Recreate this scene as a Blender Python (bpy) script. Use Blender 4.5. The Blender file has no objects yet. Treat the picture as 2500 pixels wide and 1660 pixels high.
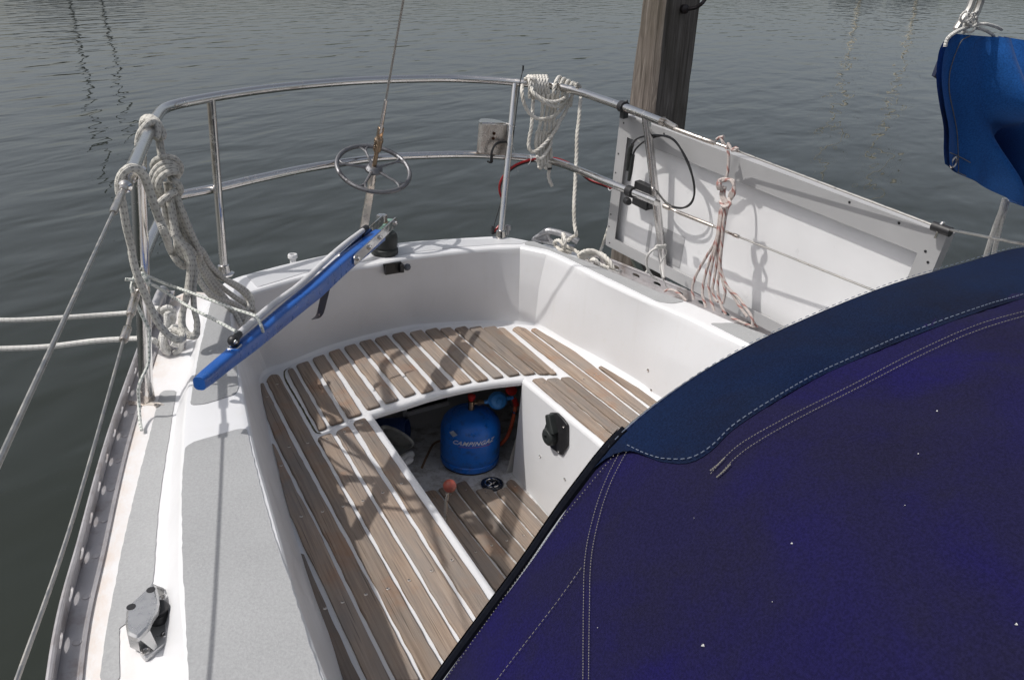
import bpy, math, random
from mathutils import Vector, Matrix
from mathutils.bvhtree import BVHTree
random.seed(7)
sc = bpy.context.scene
col = sc.collection
PI = math.pi
# ------------------------------------------------------------------ camera
CAMH = 1.92
F = 1880.0
CX, CY = 1250.0, 830.0
vY = Vector((130 - CX, -80 - CY, F)).normalized()          # aft axis of the boat seen from the lens
_a, _b = (130 - CX), (-80 - CY)
_vy = -F * F / (-.05 * _a + _b)
vD = Vector((-.05 * _vy, _vy, F)).normalized()
vZ = -vD
vX = vY.cross(vZ)
if vX.x < 0: vX = -vX
cam_d = bpy.data.cameras.new('camera'); cam = bpy.data.objects.new('camera', cam_d); col.objects.link(cam)
R_ = Vector((vX.x, vY.x, vZ.x)); U_ = -Vector((vX.y, vY.y, vZ.y)); B_ = -Vector((vX.z, vY.z, vZ.z))
M4 = Matrix.Identity(4)
for i in range(3):
    M4[i][0] = R_[i]; M4[i][1] = U_[i]; M4[i][2] = B_[i]
M4[0][3], M4[1][3], M4[2][3] = 0, 0, CAMH
cam.matrix_world = M4
cam_d.sensor_width = 36; cam_d.lens = F / 2500 * 36; cam_d.clip_start = .03; cam_d.clip_end = 3000
sc.camera = cam
# ------------------------------------------------------------------ light
SUN = Vector((-.66, .21, 1.0)).normalized()                # towards the sun
elev = math.asin(SUN.z)
w = bpy.data.worlds.new('World'); sc.world = w; w.use_nodes = True
nt = w.node_tree; nt.nodes.clear()
sky = nt.nodes.new('ShaderNodeTexSky'); sky.sky_type = 'NISHITA'; sky.sun_disc = False
sky.sun_elevation = elev; sky.sun_rotation = math.atan2(SUN.x, SUN.y)
sky.dust_density = 4.0; sky.air_density = 1.0; sky.ozone_density = 1.0
bg = nt.nodes.new('ShaderNodeBackground'); bg.inputs[1].default_value = .11
wo = nt.nodes.new('ShaderNodeOutputWorld')
hs = nt.nodes.new('ShaderNodeHueSaturation'); hs.inputs['Saturation'].default_value = .5
nt.links.new(sky.outputs[0], hs.inputs['Color']); nt.links.new(hs.outputs[0], bg.inputs[0]); nt.links.new(bg.outputs[0], wo.inputs[0])
sl = bpy.data.lights.new('sun', 'SUN'); sl.energy = 2.9; sl.angle = math.radians(.8); sl.color = (1, .968, .925)
so = bpy.data.objects.new('sun', sl); col.objects.link(so)
so.rotation_euler = (-SUN).to_track_quat('-Z', 'Y').to_euler(); so.location = (-5, 2, 8)
sc.view_settings.view_transform = 'Standard'; sc.view_settings.look = 'None'
sc.view_settings.exposure = 0.05; sc.view_settings.gamma = 1
# ------------------------------------------------------------------ survey helpers
# points of the photograph (2500 px wide) put back at the real height / distance they stand at
def ray(x, y):
    d = Vector(((x - CX) / F, (y - CY) / F, 1.0))
    return Vector((d.dot(vX), d.dot(vY), d.dot(vZ)))
CAM = Vector((0, 0, CAMH))
def pz(x, y, z): r = ray(x, y); return CAM + r * ((z - CAMH) / r.z)
def py(x, y, Y): r = ray(x, y); return CAM + r * (Y / r.y)
def px(x, y, X): r = ray(x, y); return CAM + r * (X / r.x)
def K(ox, oy, s): return lambda x, y: (ox + x / s, oy + y / s)
def DD(x, y): return (x * 1.05887, y * 1.05887)
def lerp(a, b, t): return a + (b - a) * t
def cat(pts, n, closed=False):
    P = [Vector(p) for p in pts]; m = len(P)
    if m < 3:
        return [P[0].lerp(P[-1], i / (n - 1)) for i in range(n)]
    dense = []
    segs = m if closed else m - 1
    for i in range(segs):
        if closed: p0, p1, p2, p3 = P[i - 1], P[i], P[(i + 1) % m], P[(i + 2) % m]
        else:
            p1, p2 = P[i], P[i + 1]
            p0 = P[i - 1] if i else p1 * 2 - p2
            p3 = P[i + 2] if i + 2 < m else p2 * 2 - p1
        for k in range(12):
            t = k / 12
            dense.append(.5 * ((2 * p1) + (-p0 + p2) * t + (2 * p0 - 5 * p1 + 4 * p2 - p3) * t * t + (-p0 + 3 * p1 - 3 * p2 + p3) * t ** 3))
    dense.append(P[0].copy() if closed else P[-1])
    L = [0]
    for i in range(1, len(dense)): L.append(L[-1] + (dense[i] - dense[i - 1]).length)
    out = []; j = 0
    for i in range(n):
        s = L[-1] * i / (n if closed else (n - 1))
        while j < len(L) - 2 and L[j + 1] < s: j += 1
        t = (s - L[j]) / max(1e-9, L[j + 1] - L[j])
        out.append(dense[j].lerp(dense[j + 1], min(1, max(0, t))))
    return out
def plen(P): return sum((P[i + 1] - P[i]).length for i in range(len(P) - 1))
# ------------------------------------------------------------------ mesh builder
class MB:
    def __init__(s): s.v = []; s.f = []; s.uv = []; s.mi = []; s.sm = []; s.cur = 0; s.at = []; s.a = 0.0
    def add(s, vs, fs, uvs=None, smooth=True):
        o = len(s.v); s.v += [Vector(v) for v in vs]; s.at += [s.a] * len(vs)
        for k, f in enumerate(fs):
            s.f.append([o + i for i in f]); s.mi.append(s.cur); s.sm.append(smooth)
            s.uv.append(uvs[k] if uvs else [(0, 0)] * len(f))
        return s
    def tube(s, path, r, seg=10, cap=True, closed=False, rr=None, u0=0):
        P = [Vector(p) for p in path]; n = len(P)
        if n < 2: return s
        T = []
        for i in range(n):
            if closed: t = P[(i + 1) % n] - P[i - 1]
            else: t = P[min(i + 1, n - 1)] - P[max(i - 1, 0)]
            T.append(t.normalized() if t.length > 1e-9 else Vector((0, 0, 1)))
        a = Vector((0, 0, 1)) if abs(T[0].z) < .9 else Vector((1, 0, 0))
        N = T[0].cross(a).normalized(); fr = []
        for i in range(n):
            if i:
                N = (N - T[i] * N.dot(T[i]))
                N = N.normalized() if N.length > 1e-9 else T[i].orthogonal().normalized()
            fr.append((N.copy(), T[i].cross(N)))
        vs = []; L = [u0]
        for i in range(1, n): L.append(L[-1] + (P[i] - P[i - 1]).length)
        for i in range(n):
            ri = rr[i] if rr else r
            for k in range(seg):
                an = 2 * PI * k / seg
                vs.append(P[i] + (fr[i][0] * math.cos(an) + fr[i][1] * math.sin(an)) * ri)
        fs = []; uv = []
        for i in range(n if closed else n - 1):
            j = (i + 1) % n; lj = L[j] if j else L[-1] + (P[0] - P[-1]).length
            for k in range(seg):
                k2 = (k + 1) % seg
                fs.append((i * seg + k, i * seg + k2, j * seg + k2, j * seg + k))
                uv.append([(L[i], k / seg), (L[i], (k + 1) / seg), (lj, (k + 1) / seg), (lj, k / seg)])
        if cap and not closed:
            fs.append(tuple(range(seg - 1, -1, -1))); uv.append([(L[0], .5)] * seg)
            fs.append(tuple((n - 1) * seg + k for k in range(seg))); uv.append([(L[-1], .5)] * seg)
        return s.add(vs, fs, uv)
    def laid(s, path, r, pitch=None, seg=7):
        """three-strand rope: three real helices"""
        pitch = pitch or r * 7.5
        Ltot = plen([Vector(p) for p in path]); n = max(8, int(Ltot / (pitch / 9)))
        P = cat(path, n); T = [(P[min(i + 1, n - 1)] - P[max(i - 1, 0)]).normalized() for i in range(n)]
        N = T[0].orthogonal().normalized(); fr = []; d = 0; A = []
        for i in range(n):
            N = (N - T[i] * N.dot(T[i])).normalized(); fr.append((N.copy(), T[i].cross(N)))
            if i: d += (P[i] - P[i - 1]).length
            A.append(2 * PI * d / pitch)
        for k in range(3):
            q = [P[i] + (fr[i][0] * math.cos(A[i] + k * 2 * PI / 3) + fr[i][1] * math.sin(A[i] + k * 2 * PI / 3)) * r * .5 for i in range(n)]
            s.tube(q, r * .56, seg)
        return s
    def box(s, c, x, y, z, sx, sy, sz):
        c = Vector(c); x = Vector(x).normalized() * sx / 2; y = Vector(y).normalized() * sy / 2; z = Vector(z).normalized() * sz / 2
        vs = [c + x * a + y * b + z * d for a in (-1, 1) for b in (-1, 1) for d in (-1, 1)]
        return s.add(vs, [(0, 1, 3, 2), (4, 6, 7, 5), (0, 4, 5, 1), (2, 3, 7, 6), (0, 2, 6, 4), (1, 5, 7, 3)], smooth=False)
    def prism(s, poly, off, bev=0):
        """closed outline extruded by the vector off; top face at poly+off"""
        poly = [Vector(p) for p in poly]; n = len(poly); off = Vector(off)
        cen = sum(poly, Vector()) / n
        rings = [poly]
        if bev > 0:
            k = 1 - bev / off.length
            rings.append([p + off * k for p in poly])
            q = []
            for i, p in enumerate(poly):
                t = (poly[(i + 1) % n] - poly[i - 1]).normalized(); nn = t.cross(off.normalized())
                if nn.dot(cen - p) < 0: nn = -nn
                q.append(p + off + nn * bev)
            rings.append(q)
        else: rings.append([p + off for p in poly])
        vs = [p for r in rings for p in r]; fs = []
        for j in range(len(rings) - 1):
            for i in range(n):
                i2 = (i + 1) % n; fs.append((j * n + i, j * n + i2, (j + 1) * n + i2, (j + 1) * n + i))
        fs.append(tuple((len(rings) - 1) * n + i for i in range(n))); fs.append(tuple(range(n - 1, -1, -1)))
        return s.add(vs, fs, smooth=False)
    def lathe(s, c, axis, prof, seg=32, smooth=True):
        c = Vector(c); a = Vector(axis).normalized(); X = a.orthogonal().normalized(); Y = a.cross(X)
        vs = []; fs = []
        for (r, h) in prof:
            for k in range(seg):
                an = 2 * PI * k / seg; vs.append(c + a * h + (X * math.cos(an) + Y * math.sin(an)) * r)
        for j in range(len(prof) - 1):
            for k in range(seg):
                k2 = (k + 1) % seg; fs.append((j * seg + k, j * seg + k2, (j + 1) * seg + k2, (j + 1) * seg + k))
        fs.append(tuple(range(seg - 1, -1, -1))); fs.append(tuple((len(prof) - 1) * seg + k for k in range(seg)))
        return s.add(vs, fs, smooth=smooth)
    def ball(s, c, r, sy=1.0, seg=20):
        return s.lathe(c, (0, 0, 1), [(max(1e-4, r * math.sin(PI * i / 12)), -r * sy * math.cos(PI * i / 12)) for i in range(13)], seg)
    def grid(s, rows, closed=False, smooth=True, uvs=None):
        n = len(rows[0]); vs = [p for r in rows for p in r]; fs = []; uv = []
        for j in range(len(rows) - 1):
            for i in range(n if closed else n - 1):
                i2 = (i + 1) % n; fs.append((j * n + i, j * n + i2, (j + 1) * n + i2, (j + 1) * n + i))
                if uvs: uv.append([uvs(j, i), uvs(j, i + 1), uvs(j + 1, i + 1), uvs(j + 1, i)])
        return s.add(vs, fs, uv if uvs else None, smooth)
    def build(s, name, mats, parent=None, sharp=35, flip=False):
        me = bpy.data.meshes.new(name)
        me.from_pydata([tuple(v) for v in s.v], [], s.f)
        if not isinstance(mats, (list, tuple)): mats = [mats]
        for m in mats: me.materials.append(m)
        ul = me.uv_layers.new(name='UVMap')
        for p, u, mi, sm in zip(me.polygons, s.uv, s.mi, s.sm):
            p.material_index = mi; p.use_smooth = sm
            for k, li in enumerate(p.loop_indices): ul.data[li].uv = u[k]
        at = me.attributes.new('rnd', 'FLOAT', 'POINT')
        for i, a in enumerate(s.at): at.data[i].value = a
        import bmesh
        bm = bmesh.new(); bm.from_mesh(me); bmesh.ops.recalc_face_normals(bm, faces=bm.faces)
        if flip:
            for f in bm.faces: f.normal_flip()
        bm.to_mesh(me); bm.free()
        if sharp: me.set_sharp_from_angle(angle=math.radians(sharp))
        o = bpy.data.objects.new(name, me); col.objects.link(o)
        if parent: o.parent = parent
        return o
def thing(name, label, cat_, group=None):
    o = bpy.data.objects.new(name, None); col.objects.link(o); o['label'] = label; o['category'] = cat_
    o.empty_display_size = .1
    if group: o['group'] = group
    return o
def tag(o, label, cat_, group=None):
    o['label'] = label; o['category'] = cat_
    if group: o['group'] = group
    return o
def node(name, parent):
    o = bpy.data.objects.new(name, None); col.objects.link(o); o.parent = parent; return o
# ------------------------------------------------------------------ materials
class MT:
    def __init__(s, name):
        s.m = bpy.data.materials.new(name); s.m.use_nodes = True; s.n = s.m.node_tree.nodes; s.l = s.m.node_tree.links
        s.b = s.n['Principled BSDF']; s._tc = None
    def co(s, kind='Object'):
        if not s._tc: s._tc = s.n.new('ShaderNodeTexCoord')
        return s._tc.outputs[kind]
    def link(s, a, b): s.l.new(a, b); return s
    def map(s, scale=(1, 1, 1), src=None, rot=(0, 0, 0)):
        m = s.n.new('ShaderNodeMapping'); m.inputs['Scale'].default_value = scale; m.inputs['Rotation'].default_value = rot
        s.link(src or s.co(), m.inputs[0]); return m.outputs[0]
    def noise(s, scale, detail=4, rough=.55, vec=None, dist=0):
        n = s.n.new('ShaderNodeTexNoise'); n.inputs['Scale'].default_value = scale; n.inputs['Detail'].default_value = detail
        n.inputs['Roughness'].default_value = rough; n.inputs['Distortion'].default_value = dist
        s.link(vec or s.co(), n.inputs['Vector']); return n.outputs[0]
    def vor(s, scale, vec=None, feat='F1'):
        n = s.n.new('ShaderNodeTexVoronoi'); n.inputs['Scale'].default_value = scale; n.feature = feat
        s.link(vec or s.co(), n.inputs['Vector']); return n.outputs[0]
    def ramp(s, v, stops, interp='LINEAR'):
        r = s.n.new('ShaderNodeValToRGB'); r.color_ramp.interpolation = interp
        e = r.color_ramp.elements
        while len(e) < len(stops): e.new(.5)
        for k, (p, c) in enumerate(stops):
            e[k].position = p; e[k].color = (c, c, c, 1) if not isinstance(c, (tuple, list)) else (*c, 1)
        s.link(v, r.inputs[0]); return r.outputs[0]
    def mix(s, f, a, b, mode='MIX'):
        m = s.n.new('ShaderNodeMix'); m.data_type = 'RGBA'; m.blend_type = mode
        for sock, val in ((m.inputs[0], f), (m.inputs[6], a), (m.inputs[7], b)):
            if isinstance(val, (int, float)): sock.default_value = val if sock.type == 'VALUE' else (val, val, val, 1)
            elif isinstance(val, (tuple, list)): sock.default_value = (*val, 1)
            else: s.link(val, sock)
        return m.outputs[2]
    def math(s, op, a, b=0.0, clamp=False):
        m = s.n.new('ShaderNodeMath'); m.operation = op; m.use_clamp = clamp
        for sock, val in ((m.inputs[0], a), (m.inputs[1], b)):
            if isinstance(val, (int, float)): sock.default_value = val
            else: s.link(val, sock)
        return m.outputs[0]
    def attr(s, name):
        a = s.n.new('ShaderNodeAttribute'); a.attribute_name = name; return a.outputs['Fac']
    def color(s, c):
        if isinstance(c, (tuple, list)): s.b.inputs['Base Color'].default_value = (*c, 1)
        else: s.link(c, s.b.inputs['Base Color'])
        return s
    def rough(s, v):
        if isinstance(v, (int, float)): s.b.inputs['Roughness'].default_value = v
        else: s.link(v, s.b.inputs['Roughness'])
        return s
    def bump(s, h, strength=.3, dist=.002):
        b = s.n.new('ShaderNodeBump'); b.inputs['Strength'].default_value = strength; b.inputs['Distance'].default_value = dist
        s.link(h, b.inputs['Height']); s.link(b.outputs[0], s.b.inputs['Normal']); return s
    def set(s, **k):
        for a, v in k.items(): s.b.inputs[a.replace('_', ' ')].default_value = v
        return s
def paint(name, c, rough=.35, var=.12, scale=6, bumpd=.0006, spec=.5, metal=0.0, dirt=None, dirts=3):
    t = MT(name); n = t.noise(scale, 5)
    lo = tuple(x * (1 - var) for x in c); hi = tuple(min(1, x * (1 + var * .6)) for x in c)
    cc = t.ramp(n, [(.3, lo), (.7, hi)])
    if dirt:
        d = t.ramp(t.noise(dirts, 8, .7), [(.52, 0.0), (.72, .8)]); cc = t.mix(d, cc, dirt)
    t.color(cc); t.rough(t.ramp(t.noise(scale * 4, 4), [(.3, max(0.02, rough * .75)), (.7, min(1, rough * 1.3))]))
    t.set(Metallic=metal); t.b.inputs['Specular IOR Level'].default_value = spec
    t.bump(t.noise(scale * 30, 3), .3, bumpd); return t.m
def m_gelcoat(name, base=(.705, .708, .722), stain=True):
    t = MT(name)
    n = t.noise(2.2, 6, .6); c = t.ramp(n, [(.3, tuple(b * .93 for b in base)), (.65, base)])
    fine = t.ramp(t.noise(28, 8, .7), [(.55, 0.0), (.8, .35)])
    c = t.mix(fine, c, (.62, .60, .56))
    spk = t.ramp(t.vor(55), [(.03, 1.0), (.055, 0.0)])
    spk2 = t.math('MULTIPLY', spk, t.ramp(t.noise(9, 3), [(.6, 0.0), (.72, .5)]))
    c = t.mix(spk2, c, (.42, .40, .36))
    st_ = t.ramp(t.noise(3, 6, .65, t.map((9, 9, .9))), [(.56, 0.0), (.78, .16)]); c = t.mix(st_, c, (.52, .50, .46))
    if stain:   # rust bleeding from under the alloy rail
        a = t.attr('rnd')
        m_ = t.math('MULTIPLY', a, t.ramp(t.noise(16, 8, .75, t.map((1.6, .8, 1))), [(.38, 0.0), (.60, 1.0)]), True)
        c = t.mix(t.math('MULTIPLY', m_, .85), c, (.55, .36, .22))
        m2 = t.math('MULTIPLY', a, .22); c = t.mix(m2, c, (.78, .70, .60))
    t.color(c); t.rough(t.ramp(t.noise(12, 5), [(.3, .28), (.7, .5)]))
    t.bump(t.noise(6, 3), .25, .004); t.set(Coat_Weight=.15); return t.m
def m_nonslip(name, base):
    t = MT(name)
    n = t.noise(3.5, 6, .65); c = t.ramp(n, [(.3, tuple(b * .9 for b in base)), (.7, tuple(b * 1.05 for b in base))])
    sp = t.ramp(t.noise(210, 2), [(.3, .91), (.7, 1.06)]); c = t.mix(1.0, c, sp, 'MULTIPLY')
    ch = t.math('MULTIPLY', t.ramp(t.noise(70, 6, .8), [(.66, 0.0), (.70, 1.0)]), t.ramp(t.noise(5, 3), [(.52, 0.0), (.66, 1.0)]))
    c = t.mix(ch, c, (.7, .7, .7))
    t.color(c); t.rough(.7); t.bump(t.noise(300, 3), .6, .0009); return t.m
def m_teak(name, shift=1.0):
    t = MT(name); a = t.attr('rnd')
    comb = t.n.new('ShaderNodeCombineXYZ'); t.link(t.math('MULTIPLY', a, 37.0), comb.inputs[0]); t.link(t.math('MULTIPLY', a, 11.0), comb.inputs[1])
    ad = t.n.new('ShaderNodeVectorMath'); ad.operation = 'ADD'; t.link(t.co(), ad.inputs[0]); t.link(comb.outputs[0], ad.inputs[1])
    v = ad.outputs[0]
    g = t.noise(22, 6, .6, t.map((9, .22, 1), v), .12)
    g2 = t.noise(50, 3, .6, t.map((14, .18, 1), v))
    c = t.ramp(g, [(.25, (.20 * shift, .15 * shift, .118 * shift)), (.5, (.335 * shift, .255 * shift, .197 * shift)), (.78, (.43 * shift, .35 * shift, .28 * shift))])
    pat = t.ramp(t.noise(4.5, 4, .6, t.map((2.5, 1, 1), v)), [(.35, 0.0), (.65, 1.0)])
    c = t.mix(t.math('MULTIPLY', pat, .75), c, (.235 * shift, .215 * shift, .20 * shift))        # silvered patches
    org = t.ramp(t.noise(7, 5, .6, v), [(.56, 0.0), (.72, .6)])
    c = t.mix(org, c, (.33 * shift, .17 * shift, .095 * shift))
    br = t.ramp(a, [(0.0, .66), (1.0, 1.04)]); c = t.mix(1.0, c, br, 'MULTIPLY')
    crack = t.ramp(t.noise(34, 2, .4, t.map((9, .12, 1), v)), [(.30, .5), (.36, 1.0)])
    c = t.mix(1.0, c, crack, 'MULTIPLY')
    t.color(c); t.rough(.82); t.b.inputs['Specular IOR Level'].default_value = .25
    h = t.math('ADD', t.math('MULTIPLY', g, .6), g2); t.bump(h, .55, .0016); return t.m
def m_metal(name, c=(.62, .60, .58), rough=.16, rust=.25, rs=30):
    t = MT(name)
    n = t.ramp(t.noise(rs, 7, .7), [(.55, 0.0), (.78, 1.0)])
    cc = t.mix(t.math('MULTIPLY', n, rust), c, (.16, .09, .05)); t.color(cc); t.set(Metallic=1.0)
    t.rough(t.math('ADD', t.math('MULTIPLY', n, .35), t.ramp(t.noise(60, 4), [(.3, rough * .7), (.7, rough * 1.6)])))
    t.bump(t.noise(90, 4), .12, .0006); return t.m
def m_braid(name, c1, c2, n=9, rep=80, amt=.55, fleck=None):
    t = MT(name); sep = t.n.new('ShaderNodeSeparateXYZ'); t.link(t.co('UV'), sep.inputs[0])
    u = t.math('MULTIPLY', sep.outputs[0], rep * 2 * PI); v = t.math('MULTIPLY', sep.outputs[1], n * 2 * PI)
    s1 = t.math('SINE', t.math('ADD', u, v)); s2 = t.math('SINE', t.math('SUBTRACT', u, v))
    h = t.math('MULTIPLY', s1, s2)
    lines = t.ramp(t.math('SINE', t.math('ADD', v, t.math('MULTIPLY', u, .06))), [(.0, 1.0), (.32, 0.0)])
    seg = t.ramp(t.math('SINE', t.math('MULTIPLY', u, .5)), [(.3, 0.0), (.6, 1.0)])
    dirt = t.ramp(t.noise(9, 5), [(.35, .82), (.7, 1.05)])
    c = t.mix(t.math('MULTIPLY', t.math('MULTIPLY', lines, seg), amt), c1, c2)
    c = t.mix(1.0, c, dirt, 'MULTIPLY')
    if fleck:
        fl = t.ramp(t.math('SINE', t.math('ADD', t.math('MULTIPLY', sep.outputs[0], 2 * PI * 22), t.math('MULTIPLY', sep.outputs[1], 2 * PI))), [(.70, 0.0), (.8, 1.0)])
        c = t.mix(fl, c, fleck)
    t.color(c); t.rough(.9); t.bump(h, .55, .0012); return t.m
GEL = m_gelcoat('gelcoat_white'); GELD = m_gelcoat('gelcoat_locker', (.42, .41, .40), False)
GEL2 = m_gelcoat('gelcoat_transom_top', (.54, .545, .56), False)
GELF = MT('gelcoat_sole')
_c = GELF.ramp(GELF.noise(5, 6), [(.3, (.50, .50, .50)), (.7, (.64, .64, .64))])
_c = GELF.mix(GELF.ramp(GELF.noise(22, 8, .75), [(.46, 0.0), (.64, .8)]), _c, (.22, .19, .16)); GELF.color(_c).rough(.6); GELF.bump(GELF.noise(40, 5), .3, .001); GELF = GELF.m
GREY = m_nonslip('grey_nonslip', (.345, .35, .355))
GRIME = paint('joint_grime', (.19, .135, .085), .95, .5, 30)
TEAK = m_teak('weathered_teak'); TEAKF = m_teak('weathered_teak_floor', .92)
STEEL = m_metal('stainless_steel', (.66, .645, .63), .14, .22); STEELR = m_metal('tarnished_steel', (.62, .57, .52), .26, .6, 22)
ALU = m_metal('dull_aluminium', (.50, .49, .51), .42, .12); ALUW = m_metal('cast_aluminium', (.42, .42, .43), .5, .25, 40); ALUC = paint('worn_cast_alloy', (.52, .52, .52), .30, .07, 25, .0004, .5, .75)
RAILM = paint('anodised_rail', (.40, .385, .395), .42, .14, 18, .0004, .5, .35, dirt=(.20, .16, .14), dirts=16)
BRONZE = m_metal('bronze', (.34, .25, .175), .3, .4, 50); GALV = m_metal('galvanised_dark', (.20, .20, .21), .5, .25, 60); WIRE = m_metal('steel_wire', (.42, .41, .39), .38, .3)
BLUEP = paint('blue_tiller_paint', (.014, .10, .39), .30, .2, 9, .0008, .5, dirt=(.05, .13, .34), dirts=30)
BLUEG = paint('blue_gas_paint', (.012, .15, .60), .34, .2, 9, .001, .5, dirt=(.03, .035, .06), dirts=34)
BLACK = paint('black_plastic', (.018, .018, .02), .45, .2, 20); BLACKR = paint('black_rubber', (.022, .026, .025), .55, .3, 16)
WHITEP = paint('white_plastic', (.70, .70, .71), .4, .08, 12, dirt=(.45, .43, .40), dirts=12)
GREYP = paint('pale_grey_tube', (.55, .55, .56), .42, .1, 20)
RED = paint('red_plastic', (.50, .025, .02), .4); REDC = paint('red_cable_sheath', (.36, .01, .014), .35, .1, 30)
KNOB = paint('faded_red_knob', (.36, .085, .06), .38, .5, 40, dirt=(.42, .26, .18), dirts=30)
BLUER = paint('blue_regulator_plastic', (.06, .30, .75), .35, .2, 20); ORANGE = paint('orange_gas_hose', (.45, .08, .03), .5, .3, 20)
GREEN = paint('verdigris_paint', (.22, .36, .30), .6, .3, 40)
ROPEB = m_braid('braided_rope', (.62, .60, .55), (.12, .11, .10), 7, 150, .5)
ROPEM = m_braid('mooring_rope_white', (.68, .67, .64), (.42, .41, .38), 5, 130, .4)
ROPET = m_braid('thin_green_fleck_line', (.72, .73, .69), (.20, .26, .22), 3, 160, .8)
ROPER = m_braid('red_fleck_line', (.56, .50, .47), (.38, .30, .28), 4, 150, .4, (.36, .19, .17))
_t = MT('laid_rope'); _c = _t.ramp(_t.noise(18, 5), [(.3, (.52, .49, .43)), (.7, (.72, .70, .66))])
_t.color(_c).rough(.92); _t.bump(_t.noise(240, 3, .6, _t.map((1, 1, 1))), .5, .0012); LAID = _t.m
THREAD = paint('white_stitching', (.20, .19, .165), .9, .2, 80)
def m_canvas(name, a, b, c3, sheen=.15, sc_=1.0, spots=True, spec=.2):
    t = MT(name)
    n = t.noise(3.2 * sc_, 5, .5, None, 1.2); c = t.ramp(n, [(.36, a), (.62, b)])
    n2 = t.ramp(t.noise(7 * sc_, 8, .7), [(.45, 0.0), (.62, .8)]); c = t.mix(t.math('MULTIPLY', n2, .5), c, c3)
    spk = t.ramp(t.noise(420, 2), [(.35, .78), (.65, 1.18)]); c = t.mix(1.0, c, spk, 'MULTIPLY')
    if spots:
        s_ = t.ramp(t.vor(9), [(.012, 1.0), (.018, 0.0)]); c = t.mix(t.math('MULTIPLY', s_, .6), c, (.4, .4, .38))
    t.color(c); t.rough(.85); t.b.inputs['Specular IOR Level'].default_value = spec
    w1 = t.noise(600, 2); big = t.noise(2.2, 3)
    t.bump(t.math('ADD', t.math('MULTIPLY', w1, .04), big), .35, .012)
    t.b.inputs['Sheen Weight'].default_value = sheen; return t.m
HOOD = m_canvas('faded_navy_canvas', (.0078, .0062, .056), (.0096, .0086, .036), (.0105, .0098, .019), .03, 1.3, False, .08)
BAND = m_canvas('teal_navy_vinyl', (.0035, .0100, .036), (.0062, .0082, .019), (.0042, .0130, .042), .02, 1.0, False, .08)
COVER = m_canvas('bright_blue_canvas', (.013, .088, .30), (.016, .10, .34), (.012, .075, .26), .06, 1.0, False, .12)
BIND = paint('black_binding_tape', (.004, .005, .009), .9, .2, 60, .0002, .08)
PANELW = paint('panel_backsheet', (.79, .79, .80), .35, .06, 4, .0004, .5, dirt=(.78, .77, .76), dirts=5)
PFRAME = paint('panel_frame_aluminium', (.38, .38, .385), .5, .05, 10, .0002, .4)
BOXM = paint('stained_box_steel', (.56, .52, .48), .28, .12, 14, .0004, .5, .75, dirt=(.24, .15, .10), dirts=11)
LABELG = paint('grey_sticker', (.46, .46, .47), .5, .1, 30)
# pile wood
_t = MT('weathered_oak'); _v = _t.map((14, 14, .8)); _n = _t.noise(3, 8, .7, _v, .8)
_c = _t.ramp(_n, [(.28, (.04, .032, .026)), (.5, (.19, .16, .14)), (.75, (.38, .34, .305))])
_g = _t.ramp(_t.noise(1.6, 4), [(.45, 0.0), (.65, .7)]); _c = _t.mix(_g, _c, (.05, .042, .022))
_t.color(_c).rough(.9); _t.bump(_n, .9, .012); OAK = _t.m
# ------------------------------------------------------------------ water
def m_water():
    t = MT('harbour_water'); t.color((.019, .023, .018)); t.rough(.02); t.b.inputs['IOR'].default_value = 1.333
    v0 = t.map((1, 1, 1), None, (0, 0, math.radians(-28)))
    a = t.noise(1.0, 2, .4, t.map((1.05, 1.9, 1), v0), .3)
    b = t.noise(1.0, 1, .4, t.map((2.6, 4.4, 1), v0), .4)
    c = t.noise(1.0, 2, .5, t.map((13, 22, 1), v0), .2)
    patch = t.ramp(t.noise(.16, 3), [(.42, .2), (.62, 1.0)])
    h = t.math('ADD', t.math('MULTIPLY', a, 1.0), t.math('MULTIPLY', b, .17))
    h = t.math('ADD', h, t.math('MULTIPLY', t.math('MULTIPLY', c, .005), patch))
    t.bump(h, 1.0, .034); return t.m
WATER = m_water()
# the boat lies a little heeled and trimmed, so the level of the water is not square to her deck
WN = ray(2500, -90).cross(ray(0, -140)).normalized()
if WN.z < 0: WN = -WN
WX_ = Vector((0, 1, 0)).cross(WN).normalized(); WY_ = WN.cross(WX_)
o = MB().add([(-1500, -500, 0), (1500, -500, 0), (1500, 2500, 0), (-1500, 2500, 0)], [(0, 1, 2, 3)]).build('water', WATER); o['kind'] = 'structure'
TILT = Matrix((WX_, WY_, WN)).transposed().to_4x4(); o.matrix_world = TILT
# ================================================================== the boat
boat = thing('sailboat', 'white sailboat with grey nonslip patches, teak slatted cockpit seats and stainless stern rail', 'sailboat')
def P2(seq, z): return [pz(x, y, z) for x, y in seq]
ZT, ZS, ZD, ZF = 1.08, .79, 1.02, .40
def W(seq, z): return [Vector((x, y, z)) for x, y in seq]
NL, NA, NR = 60, 60, 60
def tri(L, A, Rr):
    l = cat(L, NL); a = cat(A, NA); r = cat(Rr, NR)
    return l + a + r
def smooth(P, it, lo, hi):
    for _ in range(it):
        Q = list(P)
        for i in range(max(1, lo), min(len(P) - 1, hi)): Q[i] = P[i] * .5 + (P[i - 1] + P[i + 1]) * .25
        P = Q
    return P
T_L = W([(.03, -.8), (.08, -.2), (.13, .35)], ZT) + P2([(802, 1660), (776, 1593), (747, 1511), (713, 1411), (688, 1317), (660, 1218), (625, 1095), (606, 1003), (594, 942), (580, 877), (569, 801), (564, 765)], ZT)
T_A = P2([(570, 733), (592, 719), (617, 711), (744, 675), (866, 652), (923, 643), (1016, 625), (1132, 612), (1200, 606), (1270, 603)], ZT)
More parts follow.
